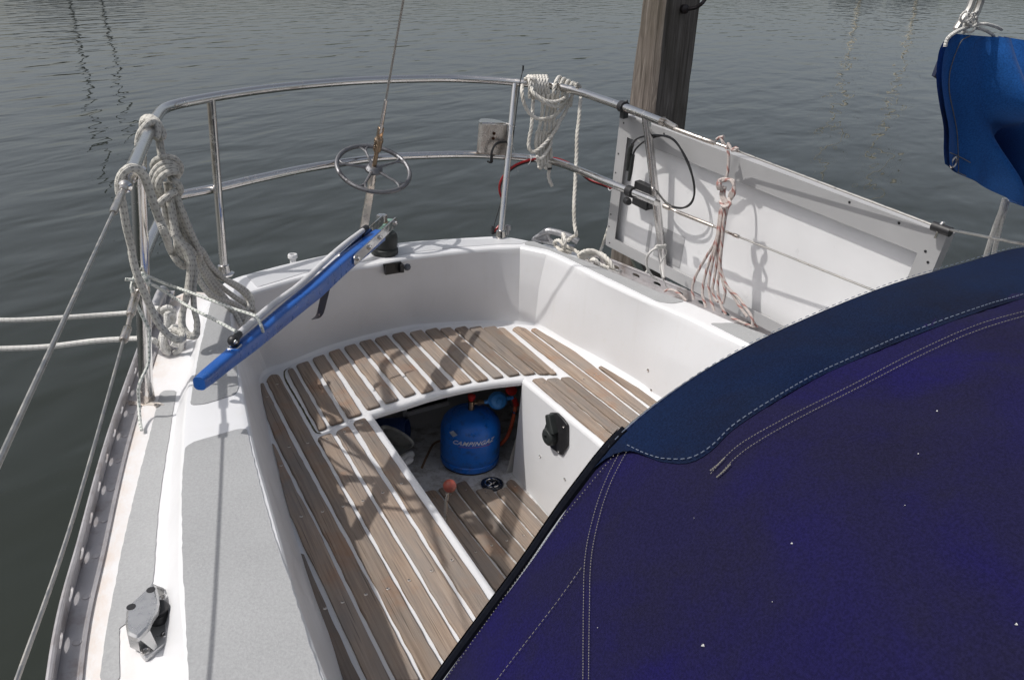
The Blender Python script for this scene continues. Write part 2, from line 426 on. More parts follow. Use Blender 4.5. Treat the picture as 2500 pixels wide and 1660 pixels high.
T_R = P2([(1335, 617), (1370, 632), (1471, 682), (1548, 718), (1624, 752), (1680, 776), (1723, 797), (1820, 843)], ZT) + W([(1.60, .7), (1.66, 0), (1.70, -.8)], ZT)
I_L = W([(.10, -.8), (.15, -.2), (.19, .35)], ZS) + P2([(835, 1660), (802, 1549), (776, 1482), (750, 1405), (732, 1347), (717, 1303), (703, 1250), (687, 1190), (660, 1080), (646, 1007), (632, 945)], ZS)
I_A = P2([(640, 920), (655, 908), (694, 897), (721, 887), (790, 859), (850, 840), (913, 823), (999, 804), (1050, 799), (1139, 793), (1221, 792), (1265, 793)], ZS)
I_R = P2([(1305, 797), (1320, 803), (1387, 843), (1459, 882), (1560, 942), (1600, 974)], ZS) + W([(1.47, 1.2), (1.52, .6), (1.56, 0), (1.60, -.8)], ZS)
O_L = W([(-.16, -.8), (-.10, -.2), (-.04, .45)], ZT) + P2([(452, 1660), (440, 1500), (433, 1350), (440, 1101), (452, 957), (468, 900), (484, 829), (493, 785), (503, 748)], ZT)
O_A = P2([(516, 706), (566, 678.6), (640, 658), (719, 638), (803, 620), (890, 603), (971, 592), (1064, 584), (1200, 576), (1238, 576)], ZT)
O_R = P2([(1299, 584), (1360, 609), (1414, 629), (1506, 666), (1605, 710), (1680, 735.5), (1792, 785), (1880, 818)], ZT) + W([(1.74, .7), (1.80, 0), (1.84, -.8)], ZT)
T = smooth(tri(T_L, T_A, T_R), 3, NL - 6, NL + 6)
I = smooth(tri(I_L, I_A, I_R), 2, NL - 5, NL + 5)
O = smooth(tri(O_L, O_A, O_R), 4, NL - 4, NL + NA + 6)
NN = len(T)
def outn(P, i):
    t = (P[min(i + 1, NN - 1)] - P[max(i - 1, 0)]); t.z = 0; t.normalize()
    n = Vector((-t.y, t.x, 0)); return n          # path runs aft on the left, across, forward on the right
sgn = 1 if outn(T, 10).x < 0 else -1
def off(P, d, z): return [Vector((P[i].x, P[i].y, z)) + outn(P, i) * sgn * d for i in range(NN)]
def mcf(i):
    if i < NL: return .60
    if i < NL + NA: return lerp(.60, .48, (i - NL) / NA)
    return .24
Mc = [Vector((lerp(I[i].x, T[i].x, mcf(i)), lerp(I[i].y, T[i].y, mcf(i)), .945)) for i in range(NN)]
rows = [off(I, -.012, ZS), off(I, -.002, ZS + .003), off(I, .004, ZS + .014), [I[i].lerp(Mc[i], .93) for i in range(NN)], [Mc[i].lerp(T[i], .06) for i in range(NN)],
        [Mc[i].lerp(T[i], .22) for i in range(NN)], [Mc[i].lerp(T[i], .80) for i in range(NN)], off(T, -.001, ZT - .012), off(T, .001, ZT - .006), off(T, .005, ZT - .0015), off(T, .010, ZT), off(T, .018, ZT), off(O, -.014, ZT), off(O, -.006, ZT - .001), off(O, -.001, ZT - .006)]
# outside of the coaming: side deck left and right, transom aft
D_L = W([(-.21, -.8), (-.15, -.2), (-.08, .45)], ZD) + P2([(398, 1660), (396, 1500), (398, 1350), (418, 1101), (440, 957), (458, 900), (476, 829), (485, 785), (494, 748)], ZD)
D_A = [Vector((p.x, p.y + .006, 1.03)) for p in cat(O_A, 12)]
D_R = [Vector((p.x + .02, p.y, ZD)) for p in cat(O_R, 14)]
E_L = W([(-.30, -.8), (-.24, -.2), (-.19, .5)], 1.0) + P2([(131, 1660), (202, 1350), (268, 1100), (338, 890), (366, 815), (398, 752)], 1.0)
E_A = [pz(430, 724, 1.0), pz(470, 712, 1.0)] + [Vector((p.x, p.y + .012, 1.0)) for p in cat(O_A, 9)[1:]]
E_R = P2([(1330, 596), (1414, 620), (1490, 650), (1617, 701), (1732, 750), (1880, 815)], 1.0) + W([(1.86, .9), (1.92, 0), (1.95, -.8)], 1.0)
Dc = tri(D_L, D_A, D_R); Ec = tri(E_L, E_A, E_R)
Dc = smooth(Dc, 2, NL - 4, NL + 4)
mb = MB(); mb.grid(rows); deck_top = mb
aa = []
mb.grid([rows[-1], Dc])
n0 = len(mb.v)
Dmid = [Dc[i].lerp(Ec[i], .55) for i in range(NN)]
mb.grid([Dc, Dmid, Ec])
# rust mask strongest at the left deck edge
for k in range(NN):
    if k < NL + 6: mb.at[n0 + 2 * NN + k] = 1.0; mb.at[n0 + NN + k] = .25
deck = mb.build('deck_moulding', GEL, boat, 17)
H1 = [Ec[i] + outn(Ec, i) * sgn * .004 + Vector((0, 0, -.03)) for i in range(NN)]
H2 = [Vector((p.x, p.y, .55)) + outn(Ec, i) * sgn * .01 for i, p in enumerate(Ec)]
H3 = [Vector((.866 + (p.x - .866) * .8, p.y * .93, -.15)) for p in Ec]
MB().grid([Ec, H1, H2, H3]).build('hull', GEL, boat, 50)
# ---- well
WL = P2([(893, 1020), (903, 1031), (1084, 1292), (1212, 1480)], ZS)
wl_a = pz(900, 1012, ZS); wl_b = pz(1212.5, 1467, ZS)
wr_a = pz(1284, 926, ZS); wr_b = pz(1496, 1099, ZS)
dl = (wl_b - wl_a).normalized(); dr = (wr_b - wr_a).normalized()
front_l = wl_a + dl * 2.2; front_r = wr_a + dr * 2.2
lip = P2([(903, 1006), (950, 991), (991, 979), (1049, 961), (1124, 943), (1200, 930), (1283, 921)], ZS)
lip = cat(lip, 24)
# seat surfaces: left bench, right bench, aft seat as strips between wall foot and well edge
inner = [wl_a.lerp(front_l, 1 - i / (NL - 1)) for i in range(NL)] + [lip[int(round(i * 23 / (NA - 1)))].copy() if True else None for i in range(NA)] + [wr_a.lerp(front_r, i / (NR - 1)) for i in range(NR)]
lipd = cat(lip, NA)
for i in range(NA): inner[NL + i] = lipd[i]
seat = MB(); edge0 = rows[0]
mid = [edge0[i].lerp(inner[i], .5) for i in range(NN)]
seat.grid([edge0, mid, inner])
def inn(P, i, d, z):
    t = (P[min(i + 1, NN - 1)] - P[max(i - 1, 0)]); t.z = 0; t.normalize(); n = Vector((t.y, -t.x, 0)) * sgn
    return Vector((P[i].x, P[i].y, z)) + n * d
r1 = [inn(inner, i, .006, ZS - .001) for i in range(NN)]
r2 = [inn(inner, i, .0105, ZS - .006) for i in range(NN)]
r3 = [inn(inner, i, .012, ZS - .012) for i in range(NN)]
seat.grid([inner, r1, r2, r3])
# risers under the benches and the rolled lip of the aft seat
fl_l = [Vector((.632, p.y + (.06 if i > NL - 6 else .0), ZF)) for i, p in enumerate(r3[:NL])]
seat.grid([r3[:NL], fl_l])
foot_a = pz(1236.5, 1138, ZF); foot_b = pz(1349.5, 1273, ZF); dfr = (foot_b - foot_a)
fr = []
for i in range(NR):
    y = r3[NL + NA + i].y + .05 * (1 - i / NR); tt = (y - foot_a.y) / dfr.y; fr.append(Vector((foot_a.x + dfr.x * tt * (1 if tt < 2 else 1), y, ZF)))
seat.grid([r3[NL + NA:], fr])
A3 = r3[NL - 1:NL + NA + 1]
A4 = [p + Vector((0, .003, -.011)) for p in A3]; A5 = [p + Vector((0, .02, 0)) for p in A4]
seat.grid([A3, A4, A5])
seat.build('seat_moulding', GEL, boat, 50)
# well sole and the open locker under the aft seat
def quad(mb_, *p): mb_.add(p, [tuple(range(len(p)))], smooth=False)
so_ = MB(); quad(so_, (.36, -1.2, ZF), (1.42, -1.2, ZF), (1.42, 2.45, ZF), (.36, 2.45, ZF)); so_.build('cockpit_sole', GELF, boat)
lk = MB()
quad(lk, (.40, 1.93, ZF), (.40, 2.36, ZF), (.40, 2.36, .775), (.40, 1.93, .775))
quad(lk, (.40, 2.36, ZF), (1.34, 2.36, ZF), (1.34, 2.36, .775), (.40, 2.36, .775))
quad(lk, (1.34, 2.36, ZF), (1.34, 1.96, ZF), (1.34, 1.96, .775), (1.34, 2.36, .775))
quad(lk, (.40, 1.91, ZF), (.628, 1.91, ZF), (.60, 1.86, .775), (.40, 1.86, .775))
quad(lk, (1.10, 1.945, ZF), (1.36, 1.945, ZF), (1.36, 1.90, .775), (1.145, 1.89, .775))
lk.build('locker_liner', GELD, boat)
# hatch frame in the locker back
hf = MB()
def bar_(a, b, w_, d_=.012):
    t = (b - a).normalized(); n = Vector((0, 1, 0)); u = t.cross(n); hf.box(a.lerp(b, .5), t, n, u, (b - a).length, d_, w_)
h0, h1, h2 = py(988, 1012, 2.34), py(1095, 983, 2.34), py(990, 985, 2.34)
bar_(h0, h1, .014); bar_(h0 - Vector((0, 0, .007)), h0 + Vector((0, 0, .12)), .014); bar_(h0 + Vector((0, 0, .12)), h1 + Vector((0, 0, .12)), .014)
hf.build('locker_hatch', WHITEP, boat)
bk = MB(); bk.box((h0 + h1) / 2 + Vector((0, .012, .06)), h1 - h0, (0, 1, 0), (0, 0, 1), (h1 - h0).length, .004, .12); bk.build('hatch_opening', BLACK, boat)
# ---- teak slats
def rnd_poly(pts, r=.009, n=4):
    out = []; m = len(pts)
    for i in range(m):
        p0, p1, p2 = pts[i - 1], pts[i], pts[(i + 1) % m]
        a = (p0 - p1); b = (p2 - p1); la, lb = a.length, b.length
        if a.normalized().dot(b.normalized()) < -.9: out.append(p1); continue
        d = min(r, la * .45, lb * .45); A = p1 + a.normalized() * d; B = p1 + b.normalized() * d
        for k in range(n + 1):
            t = k / n; out.append(A.lerp(p1, t).lerp(p1.lerp(B, t), t))
    return out
def slat(mb_, L, Rr, z, th=.0065, rr=.010, bev=.0022):
    """left edge and right edge as lists of photo points, top to bottom"""
    a = [pz(x, y, z + th) for x, y in L]; b = [pz(x, y, z + th) for x, y in Rr]
    P = a + b[::-1]
    P = [Vector((p.x, p.y, z + .0005)) for p in P]
    P = rnd_poly(P, rr)
    # subtle worn outline
    Q = []
    for i in range(len(P)):
        p, q = P[i], P[(i + 1) % len(P)]; n = max(1, int((q - p).length / .03))
        for k in range(n):
            t = k / n; v = p.lerp(q, t)
            if n > 1: v += Vector((random.uniform(-.0009, .0009), random.uniform(-.0006, .0006), 0))
            Q.append(v)
    mb_.a = random.random(); mb_.prism(Q, (0, 0, th), bev if rr > .004 else .0007)
    cen = sum(Q, Vector()) / len(Q); G = []
    for i in range(len(Q)):          # grime worked into the joint round the slat
        t = (Q[(i + 1) % len(Q)] - Q[i - 1]); t.z = 0
        n = Vector((t.y, -t.x, 0)).normalized() if t.length > 1e-7 else Vector((1, 0, 0))
        G.append((n, Q[i]))
    area = sum(Q[i].x * Q[(i + 1) % len(Q)].y - Q[(i + 1) % len(Q)].x * Q[i].y for i in range(len(Q)))
    sg = 1 if area > 0 else -1
    mb_.cur = 1; mb_.prism([q + n * sg * random.choice((.0002, .0005, .0009, .0015)) for n, q in G], (0, 0, .0009)); mb_.cur = 0
slL = MB()
slat(slL, [(862, 1028), (877, 1052), (1050, 1328), (1134, 1460), (1252, 1640)], [(891, 1018), (912.8, 1050), (1083.8, 1300), (1205, 1478), (1314, 1640)], ZS)
slat(slL, [(820, 1052), (1064, 1460), (1134, 1572), (1178, 1642)], [(850, 1038), (1050, 1349), (1145, 1500), (1234, 1640)], ZS)
slat(slL, [(775, 1067), (998, 1460), (1093, 1622), (1116, 1660)], [(808, 1055), (1052, 1460), (1126, 1582), (1172, 1660)], ZS)
slat(slL, [(650, 927), (676, 978), (729, 1080), (934, 1460), (1040, 1660)], [(660, 914), (680, 913), (771, 1080), (985, 1460), (1098, 1660)], ZS)
slat(slL, [(633, 937), (640, 969), (652, 1020), (678, 1080), (738, 1200), (811, 1341), (869, 1460), (970, 1660)], [(643, 933), (715, 1080), (922, 1460), (1027, 1660)], ZS)
slat(slL, [(664, 1082), (677, 1130), (692, 1200), (709, 1256), (741, 1326), (764, 1376), (794, 1435), (823, 1499), (852, 1558), (899, 1660)], [(669, 1084), (726, 1200), (776, 1291), (860, 1470), (954, 1660)], ZS, rr=.003)
slat(slL, [(733, 1350), (750, 1405), (776, 1479), (802, 1549), (840, 1660)], [(742, 1352), (764, 1405), (794, 1473), (840, 1576), (880, 1660)], ZS, rr=.003)
slL.build('seat_slats', [TEAK, GRIME], boat, 30)
slR = MB()
slat(slR, [(1298, 925), (1400, 1012), (1499, 1094), (1560, 1143)], [(1326, 921), (1400, 982), (1514, 1077), (1580, 1132)], ZS)
slat(slR, [(1333, 924), (1403, 980.5), (1517.5, 1074), (1583, 1128)], [(1361, 921), (1400, 950), (1530, 1058), (1600, 1115)], ZS)
slat(slR, [(1367, 921), (1402, 948.5), (1533.5, 1056), (1603, 1112)], [(1390, 919), (1401, 926), (1441, 958), (1544, 1037.5), (1622, 1098)], ZS)
slat(slR, [(1250, 802), (1261, 811), (1403, 922), (1548, 1033), (1626, 1093)], [(1262, 796), (1284, 801), (1413, 899), (1560, 1013), (1640, 1075)], ZS)
slat(slR, [(1295, 803), (1316, 818), (1423, 900), (1566, 1009), (1644, 1068)], [(1307, 800), (1407, 859), (1458, 899), (1578, 993), (1660, 1058)], ZS)
slat(slR, [(1461, 894), (1467, 899), (1587, 988), (1664, 1045)], [(1468, 892), (1484, 901), (1560, 947), (1599, 976), (1680, 1030)], ZS, rr=.005)
slR.build('seat_slats', [TEAK, GRIME], boat, 30)
slA = MB()
for q in ([(701, 901), (779, 1049)], [(715, 897), (798, 1041)]), ([(722, 890), (807, 1036)], [(752, 880), (840, 1025)]), ([(762, 874), (850, 1018)], [(791, 864), (883, 1008)]), \
        ([(801, 859), (896, 997)], [(829, 850), (929, 988)]), ([(839, 846), (942, 982)], [(867, 838), (973, 972)]), ([(876, 834), (987, 967)], [(906, 827), (1015, 957)]), \
        ([(914, 826), (1030, 958)], [(944, 817), (1060, 948)]), ([(956, 816), (1077, 947)], [(986, 809), (1107, 939)]), ([(999, 811), (1123, 936)], [(1029, 804), (1152, 929)]), \
        ([(1037, 806), (1165, 929)], [(1066, 799), (1193, 924)]), ([(1073, 802), (1206, 921)], [(1100, 798), (1230, 917)]), ([(1109, 801), (1243, 916)], [(1136, 795), (1270, 911)]), \
        ([(1144, 800), (1281, 913)], [(1173, 795), (1308, 909)]), ([(1179, 799), (1316, 911)], [(1209, 795), (1342, 911)]), ([(1214, 800), (1345, 911.5)], [(1231, 799), (1361, 911)]):
    slat(slA, q[0], q[1], ZS + .002)
slA.build('seat_slats', [TEAK, GRIME], boat, 30)
slF = MB()
slat(slF, [(1036, 1210), (1080, 1270), (1170, 1405), (1260, 1540)], [(1044, 1208), (1090, 1290), (1139, 1361), (1215, 1466), (1275, 1545)], ZF)
slat(slF, [(1034, 1200), (1103, 1301), (1222, 1457), (1290, 1545)], [(1062, 1194), (1080, 1215), (1145, 1300), (1245, 1427), (1310, 1510)], ZF)
slat(slF, [(1069, 1192), (1085, 1212), (1151, 1300), (1250, 1421), (1315, 1500)], [(1100, 1184), (1112, 1198), (1194, 1300), (1271, 1389), (1335, 1463)], ZF)
slat(slF, [(1113, 1179), (1118, 1196), (1200, 1300), (1276, 1384), (1340, 1455)], [(1137, 1172), (1165, 1210), (1221, 1276), (1293, 1358), (1360, 1430)], ZF)
slat(slF, [(1161, 1195), (1167, 1203), (1249, 1300), (1298, 1354), (1365, 1425)], [(1185, 1190), (1201, 1194), (1257, 1258), (1316, 1327), (1380, 1400)], ZF)
slat(slF, [(1211, 1197), (1218, 1207), (1319, 1322), (1384, 1396)], [(1237, 1187), (1339, 1296), (1400, 1365)], ZF)
slat(slF, [(1235, 1177), (1241, 1185), (1344, 1292), (1404, 1360)], [(1245, 1169), (1255, 1171), (1350, 1271), (1420, 1345)], ZF)
slF.build('floor_slats', [TEAKF, GRIME], boat, 30)
# ---- screws in the slats
def screw(mb_, p, r=.0042, axis=(0, 0, 1)):
    a = Vector(axis); mb_.lathe(Vector(p), a, [(r, -.002), (r, .0005), (r * .72, .0009), (r * .7, -.0003), (r * .3, -.0003)], 12)
def screws(name, pts_, r, mat, parent, axis=(0, 0, 1)):
    m0 = MB(); screw(m0, Vector((0, 0, 0)), r); o0 = m0.build(name, mat, parent, 30); q = Vector((0, 0, 1)).rotation_difference(Vector(axis))
    o0.rotation_mode = 'QUATERNION'
    for i, p in enumerate(pts_):
        o1 = o0 if i == 0 else o0.copy()
        if i: col.objects.link(o1); o1.parent = parent
        o1.location = p; o1.rotation_quaternion = q
k1 = K(600, 880, 7.84); k5 = K(600, 1000, 2.3757); k6 = K(600, 1200, 3.4075); k7 = K(650, 850, 7.84); k8 = K(1050, 780, 6.73); k80 = K(800, 760, 5.2275); k3 = K(1050, 1300, 7.84)
pts = [k1(600, 450), k1(410, 690), k1(870, 190), k1(1095, 68), k1(1435, 1210), k1(1708, 1085), k1(2035, 938), k1(1555, 1497), k1(1895, 1360), k1(2225, 1200),
       k5(252, 215), k5(360, 192), k5(205, 323), k5(445, 590), k5(565, 560), k5(680, 527), k5(795, 480), k5(903, 427), k5(322, 618), k5(697, 1070), k5(825, 1037), k5(948, 988), k5(1078, 933), k5(1197, 872),
       k6(660, 970), k6(805, 918), k7(1040, 210), k80(90, 1348), k80(312, 1252), k80(560, 1163), k80(790, 1085), k80(1022, 1015), k80(1252, 955), k80(1497, 905), k80(1735, 857), k80(1950, 820),
       k80(690, 350), k80(920, 300), k80(1147, 265), k80(1340, 248), k80(1540, 232), k80(1708, 213), k8(1100, 880), k8(1355, 845), k8(1610, 825), k8(1845, 827), k8(2010, 825), k8(990, 130), k8(1510, 170), k8(1745, 175), k8(1880, 1040), k8(2070, 1015),
       (1461, 913), (1451, 915), (1426, 926), (1492, 1073)]
screws('slat_screw', [pz(*q, ZS + .0075) for q in pts], .0038, STEELR, boat)
k4 = K(1050, 1150, 7.84)
screws('slat_screw', [pz(*q, ZF + .0078) for q in (k4(395, 438), k4(685, 352), k4(1070, 392), k4(1415, 360), k4(1628, 287), k4(875, 1540), k4(1178, 1418), k4(1470, 1325), k4(1780, 1225), k4(2085, 1135), k4(85, 520))], .0038, STEELR, boat)
m = MB(); jp = cat([pz(x, y, ZS + .0012) for x, y in ((708, 897), (697, 903), (694, 912), (699, 931), (727, 979), (766, 1047), (775, 1056), (784, 1058))], 60)
m.grid([[p + Vector((-.002 - random.uniform(0, .0012), 0, 0)) for p in jp], [p + Vector((.0022 + random.uniform(0, .0015), .0006, 0)) for p in jp]]); m.build('seat_joint', paint('algae_grime', (.085, .075, .035), .9, .7, 60), boat)
# ---- grey non-slip patches
bvdeck = BVHTree.FromPolygons([tuple(v) for v in deck_top.v], deck_top.f)
def patch(name, seq, z, mat=GREY, r=.012, jit=.0007):
    if z is None:
        seq = [((lambda h, rr: h[0])(bvdeck.ray_cast(CAM, ray(x, y).normalized()), 0)) for x, y in seq]
        P = rnd_poly(seq, r, 4); Q = []
    else: P = rnd_poly([pz(x, y, z) for x, y in seq], r, 4); Q = []
    for i in range(len(P)):
        p, q = P[i], P[(i + 1) % len(P)]; n = max(1, int((q - p).length / .012))
        for k in range(n):
            v = p.lerp(q, k / n)
            if n > 1: v += Vector((random.uniform(-jit, jit), random.uniform(-jit, jit), 0))
            Q.append(v)
    m = MB(); m.prism(Q, (0, 0, .0016)); m.build(name, mat, boat, 40)
patch('nonslip_patch', [(452, 1092), (475, 1079), (582, 1048), (603, 1048), (612, 1090), (644, 1218), (667, 1300), (688, 1364), (710, 1423), (732, 1496), (758, 1578), (787, 1660), (800, 1690), (466, 1690), (461, 1660), (450, 1449), (445, 1350), (444, 1198), (448, 1130)], ZT)
patch('nonslip_patch', [(520, 724), (511, 755), (487, 859), (471, 946), (464, 990), (500, 987), (576, 963), (583, 946), (576, 884), (566, 815), (560, 752)], ZT)
patch('nonslip_patch', [(390, 962), (401, 954), (431, 954), (421, 1015), (404, 1124), (387, 1238), (379, 1350), (374, 1421), (340, 1500), (306, 1524), (291, 1534), (291, 1567), (293, 1665), (243, 1665), (256, 1563), (274, 1468), (296, 1350), (320, 1244), (343, 1150), (383, 995)], None)
patch('nonslip_patch', [(628, 702), (744, 667), (866, 643), (1016, 616), (1132, 603), (1220, 597), (1275, 596), (1284, 590), (1236, 582), (1064, 589), (971, 597), (803, 625), (719, 643), (600, 673)], ZT, GEL2)
patch('nonslip_patch', [(1283, 590), (1280, 598), (1335, 609), (1372, 624), (1472, 673), (1550, 710), (1605, 737), (1640, 742), (1672, 736), (1605, 713), (1506, 669.5), (1414, 632.5), (1360, 613), (1303, 590)], ZT)
patch('nonslip_patch', [(1732, 790), (1792, 789), (1880, 822), (1990, 865), (1960, 905), (1820, 834)], ZT)
# ---- alloy toe rails with punched slots
def toe_rail(name, edge, inward, zbase, n=60, h=.034, wdt=.036):
    """L section: base flange on deck, upright with oval slots"""
    P = cat(edge, 400); L = plen(P); m = MB(); step = .098; N = int(L / step)
    st = cat(edge, N * 12 + 1)
    def nin(i):
        t = (st[min(i + 1, len(st) - 1)] - st[max(i - 1, 0)]).normalized(); v = Vector((-t.y, t.x, 0))
        return v if v.dot(inward) > 0 else -v
    up = Vector((0, 0, 1)); th = .0035
    # base flange and rolled lips
    prof = [(0, .001), (0, .004), (.006, .0065), (.014, .0045), (wdt - .006, .0045), (wdt - .004, .007), (wdt, .0065), (wdt, .0)]
    m.grid([[st[i] + nin(i) * a + up * (zbase - st[i].z + b) for i in range(len(st))] for a, b in prof], smooth=True)
    # upright: panels with slot holes, both faces
    for k in range(N):
        i0, i1 = k * 12, k * 12 + 12; a, b = st[i0], st[i1]; d = (b - a)
        nn = nin(i0 + 6)
        cx, cz, rx, rz = .5, h * .50, .018, .0066
        for face, side in ((0.0, 1), (th, 1)):
            def Pt(u, v): return a + d * u + nn * face + up * (zbase - a.z + v)
            ell = []; rect = []
            for j in range(24):
                an = 2 * PI * j / 24; c_, s_ = math.cos(an), math.sin(an)
                ell.append(Pt(cx + c_ * rx / d.length, cz + s_ * rz))
                kx = .5 / max(abs(c_), 1e-6); kz = (h * .5 - .0) / max(abs(s_), 1e-6)
                rr_ = min(kx * d.length, kz); ux = c_ * rr_ / d.length; vz = s_ * rr_
                rect.append(Pt(min(1, max(0, cx + ux)), min(h, max(.0, cz + vz))))
            # exact corners
            for (u, v) in ((0, 0), (1, 0), (1, h), (0, h)):
                q = Pt(u, v); jm = min(range(24), key=lambda j: (rect[j] - q).length); rect[jm] = q
            vs = rect + ell; fs = [(j, (j + 1) % 24, 24 + (j + 1) % 24, 24 + j) for j in range(24)]
            m.add(vs, fs, smooth=False)
            if face == 0.0: e0 = ell
            else: m.add(e0 + ell, [(j, (j + 1) % 24, 24 + (j + 1) % 24, 24 + j) for j in range(24)], smooth=True)
        # screw on the base flange
        c = a + d * .5 + nn * (wdt * .62) + up * (zbase - a.z + .005)
        m.lathe(c, up, [(.0062, -.001), (.0062, .0006), (.004, .0012)], 12)
    m.tube([st[i] + nin(i) * th * .5 + up * (zbase - st[i].z + h + .002) for i in range(len(st))], .0046, 8)
    return m.build(name, RAILM, boat, 40)
EL = [p for p in E_L] ; EL[-1] = pz(398, 756, 1.0)
toe_rail('toe_rail', [Vector((p.x + .003, p.y, 1.0)) for p in EL], Vector((1, 0, 0)), 1.004)
# right rail traced along its top edge
RR = [pz(x, y, 1.04) for x, y in ((1440, 612), (1491, 634), (1617, 684), (1733, 732), (1880, 796))] + [Vector((1.84, .9, 1.04)), Vector((1.90, .0, 1.04))]
toe_rail('toe_rail', [Vector((p.x, p.y, 1.0)) for p in RR], Vector((-1, 0, 0)), 1.004)
# ---- aluminium corner chocks where the rail ends
def chock(a, b, up_h=.045):
    """cast corner fairlead: sloped web rising to a round bar"""
    m = MB(); d = (b - a); n = Vector((-d.y, d.x, 0)).normalized()
    m.tube(cat([a + Vector((0, 0, .004)), a.lerp(b, .16) + Vector((0, 0, up_h * .55)), a.lerp(b, .34) + Vector((0, 0, up_h)), a.lerp(b, .75) + Vector((0, 0, up_h * .92)), b + Vector((0, 0, up_h * .6))], 24), .0115, 12, rr=[.006 + .007 * min(1, i / 7) for i in range(24)])
    m.tube(cat([a.lerp(b, .30) + Vector((0, 0, up_h * .9)), a.lerp(b, .36) + Vector((0, 0, up_h * .3)), a.lerp(b, .5) + Vector((0, 0, .002))], 10), .009, 10)
    w_ = [a + n * .004, a.lerp(b, .34) + Vector((0, 0, up_h)) + n * .004, a.lerp(b, .42) + n * .004]
    m.prism(w_, -n * .008)
    m.box(a.lerp(b, .45) + Vector((0, 0, .002)), d, n, (0, 0, 1), d.length * .95, .035, .008)
    return m.build('corner_chock', ALUW, boat, 45)
chock(pz(1303, 584, 1.045), pz(1410, 607, 1.03))
chock(pz(412, 716, 1.02), pz(376, 790, 1.01), .04)
# ---- stern pulpit
pul = node('pulpit', boat)
tr = .0134
up_px = [((300, 404), 1.575), ((322, 352), 1.58), ((345, 300), 1.585), ((360, 272), 1.59), ((374, 254), 1.592), ((400, 243), 1.595), ((450, 232), 1.60), ((530, 218), 1.605), ((640, 203), 1.61), ((780, 190), 1.615), ((900, 184), 1.618), ((1040, 182), 1.618), ((1150, 187), 1.616), ((1215, 193), 1.613), ((1262, 197), 1.61), ((1330, 211), 1.605), ((1440, 248), 1.592), ((1526, 281), 1.582)]
UP = [pz(*DD(*p), z) for p, z in up_px]
MB().tube(cat(UP, 120), tr, 14).build('top_rail', STEEL, pul)
lo_px = [((322, 622), 1.30), ((334, 586), 1.31), ((356, 535), 1.318), ((379, 488), 1.325), ((396, 463), 1.33), ((420, 450), 1.335), ((500, 434), 1.34), ((600, 411), 1.345), ((700, 390), 1.35), ((780, 377), 1.352), ((880, 364), 1.354), ((1000, 358), 1.354), ((1100, 357), 1.352), ((1180, 362), 1.35), ((1240, 367), 1.348), ((1300, 380), 1.345), ((1400, 420), 1.338), ((1460, 444), 1.334), ((1515, 466), 1.33)]
LO = [pz(*DD(*p), z) for p, z in lo_px]
MB().tube(cat(LO, 120), tr, 14).build('mid_rail', STEEL, pul)
UPd = cat(UP, 400); LOd = cat(LO, 400)
def onrail(curve, x, y):
    r = ray(x, y).normalized(); return min(curve, key=lambda p: ((p - CAM) - r * (p - CAM).dot(r)).length)
def stan(a, b, r=tr * .92, foot=True):
    m = MB(); m.tube([a, b], r, 14)
    if foot:
        m.lathe(a + Vector((0, 0, -.004)), (0, 0, 1), [(.030, 0), (.030, .004), (.020, .008), (.0165, .03), (.0125, .032)], 20)
    return m.build('stanchion', STEEL, pul)
stan(pz(*DD(517, 630), 1.085), onrail(UPd, *DD(488, 229)))
stan(pz(*DD(1154, 548), 1.08), onrail(UPd, *DD(1188, 191)))
stan(pz(*DD(1537, 668), 1.0), onrail(UPd, *DD(1489, 266)), tr * 1.0)
sf = pz(*DD(338, 922), 1.012); stp = pz(*DD(318, 388), 1.572)
stan(sf, stp, tr * 1.12, False)
ft = MB()   # triangular two-bolt foot of the left stanchion
fa = pz(356, 1004, 1.02); fb = pz(395, 982, 1.02); fd = (fb - fa)
fn = Vector((-fd.y, fd.x, 0)).normalized()
ft.prism(rnd_poly([sf + fn * .03 - Vector((.03, 0, .008)), Vector((fb.x, fb.y, 1.012)) + fn * .006, Vector((fb.x + .006, fb.y - .012, 1.012)), sf - fn * .026 - Vector((.02, 0, .008)), sf - Vector((.045, 0, .008))], .012), (0, 0, .006))
ft.tube([sf - Vector((0, 0, .006)), sf + Vector((0, 0, .03))], .019, 14)
screw(ft, Vector((fb.x - .012, fb.y - .004, 1.0185)), .006)
ft.build('stanchion_foot', STEELR, pul, 30)
# rail end cap on the left
ec = MB(); d0 = (UP[0] - UP[1]).normalized(); ec.lathe(UP[0] + d0 * -.004, d0, [(.0145, 0), (.0155, .006), (.013, .010), (.009, .012), (.009, .06), (.0115, .064), (.0115, .085), (.006, .09)], 16); ec.build('rail_cap', STEEL, pul)
# ---- guard wires
def guard(parts, wire, r=.0028):
    o_ = MB().tube(cat(wire, 90), r, 8).build('guard_wire', WIRE, boat)
    if parts: parts.parent = o_
    return o_
def screwbody(seq, mat=STEELR):
    """turnbuckle: list of (point, radius)"""
    m = MB(); n = 5
    for (a, ra), (b, rb) in zip(seq[:-1], seq[1:]): m.tube([a, a.lerp(b, .06), a.lerp(b, .94), b], ra, 12, rr=[ra * .8, ra, ra, ra * .8])
    return m.build('turnbuckle', mat)
u0 = pz(299, 466, 1.572); u1 = pz(276, 520, 1.57); u2 = pz(0, 1122, 1.56); u3 = pz(-120, 1384, 1.555)
guard(screwbody([(pz(312, 437, 1.574), .0075), (u0, .0062), (u1, .0062)]), [u0, u1, u2, u3])
b0 = pz(339, 690, 1.30); b1 = pz(328, 735, 1.30); b2 = pz(318, 770, 1.30); b3 = pz(312, 800, 1.30); b4 = pz(301, 832, 1.30)
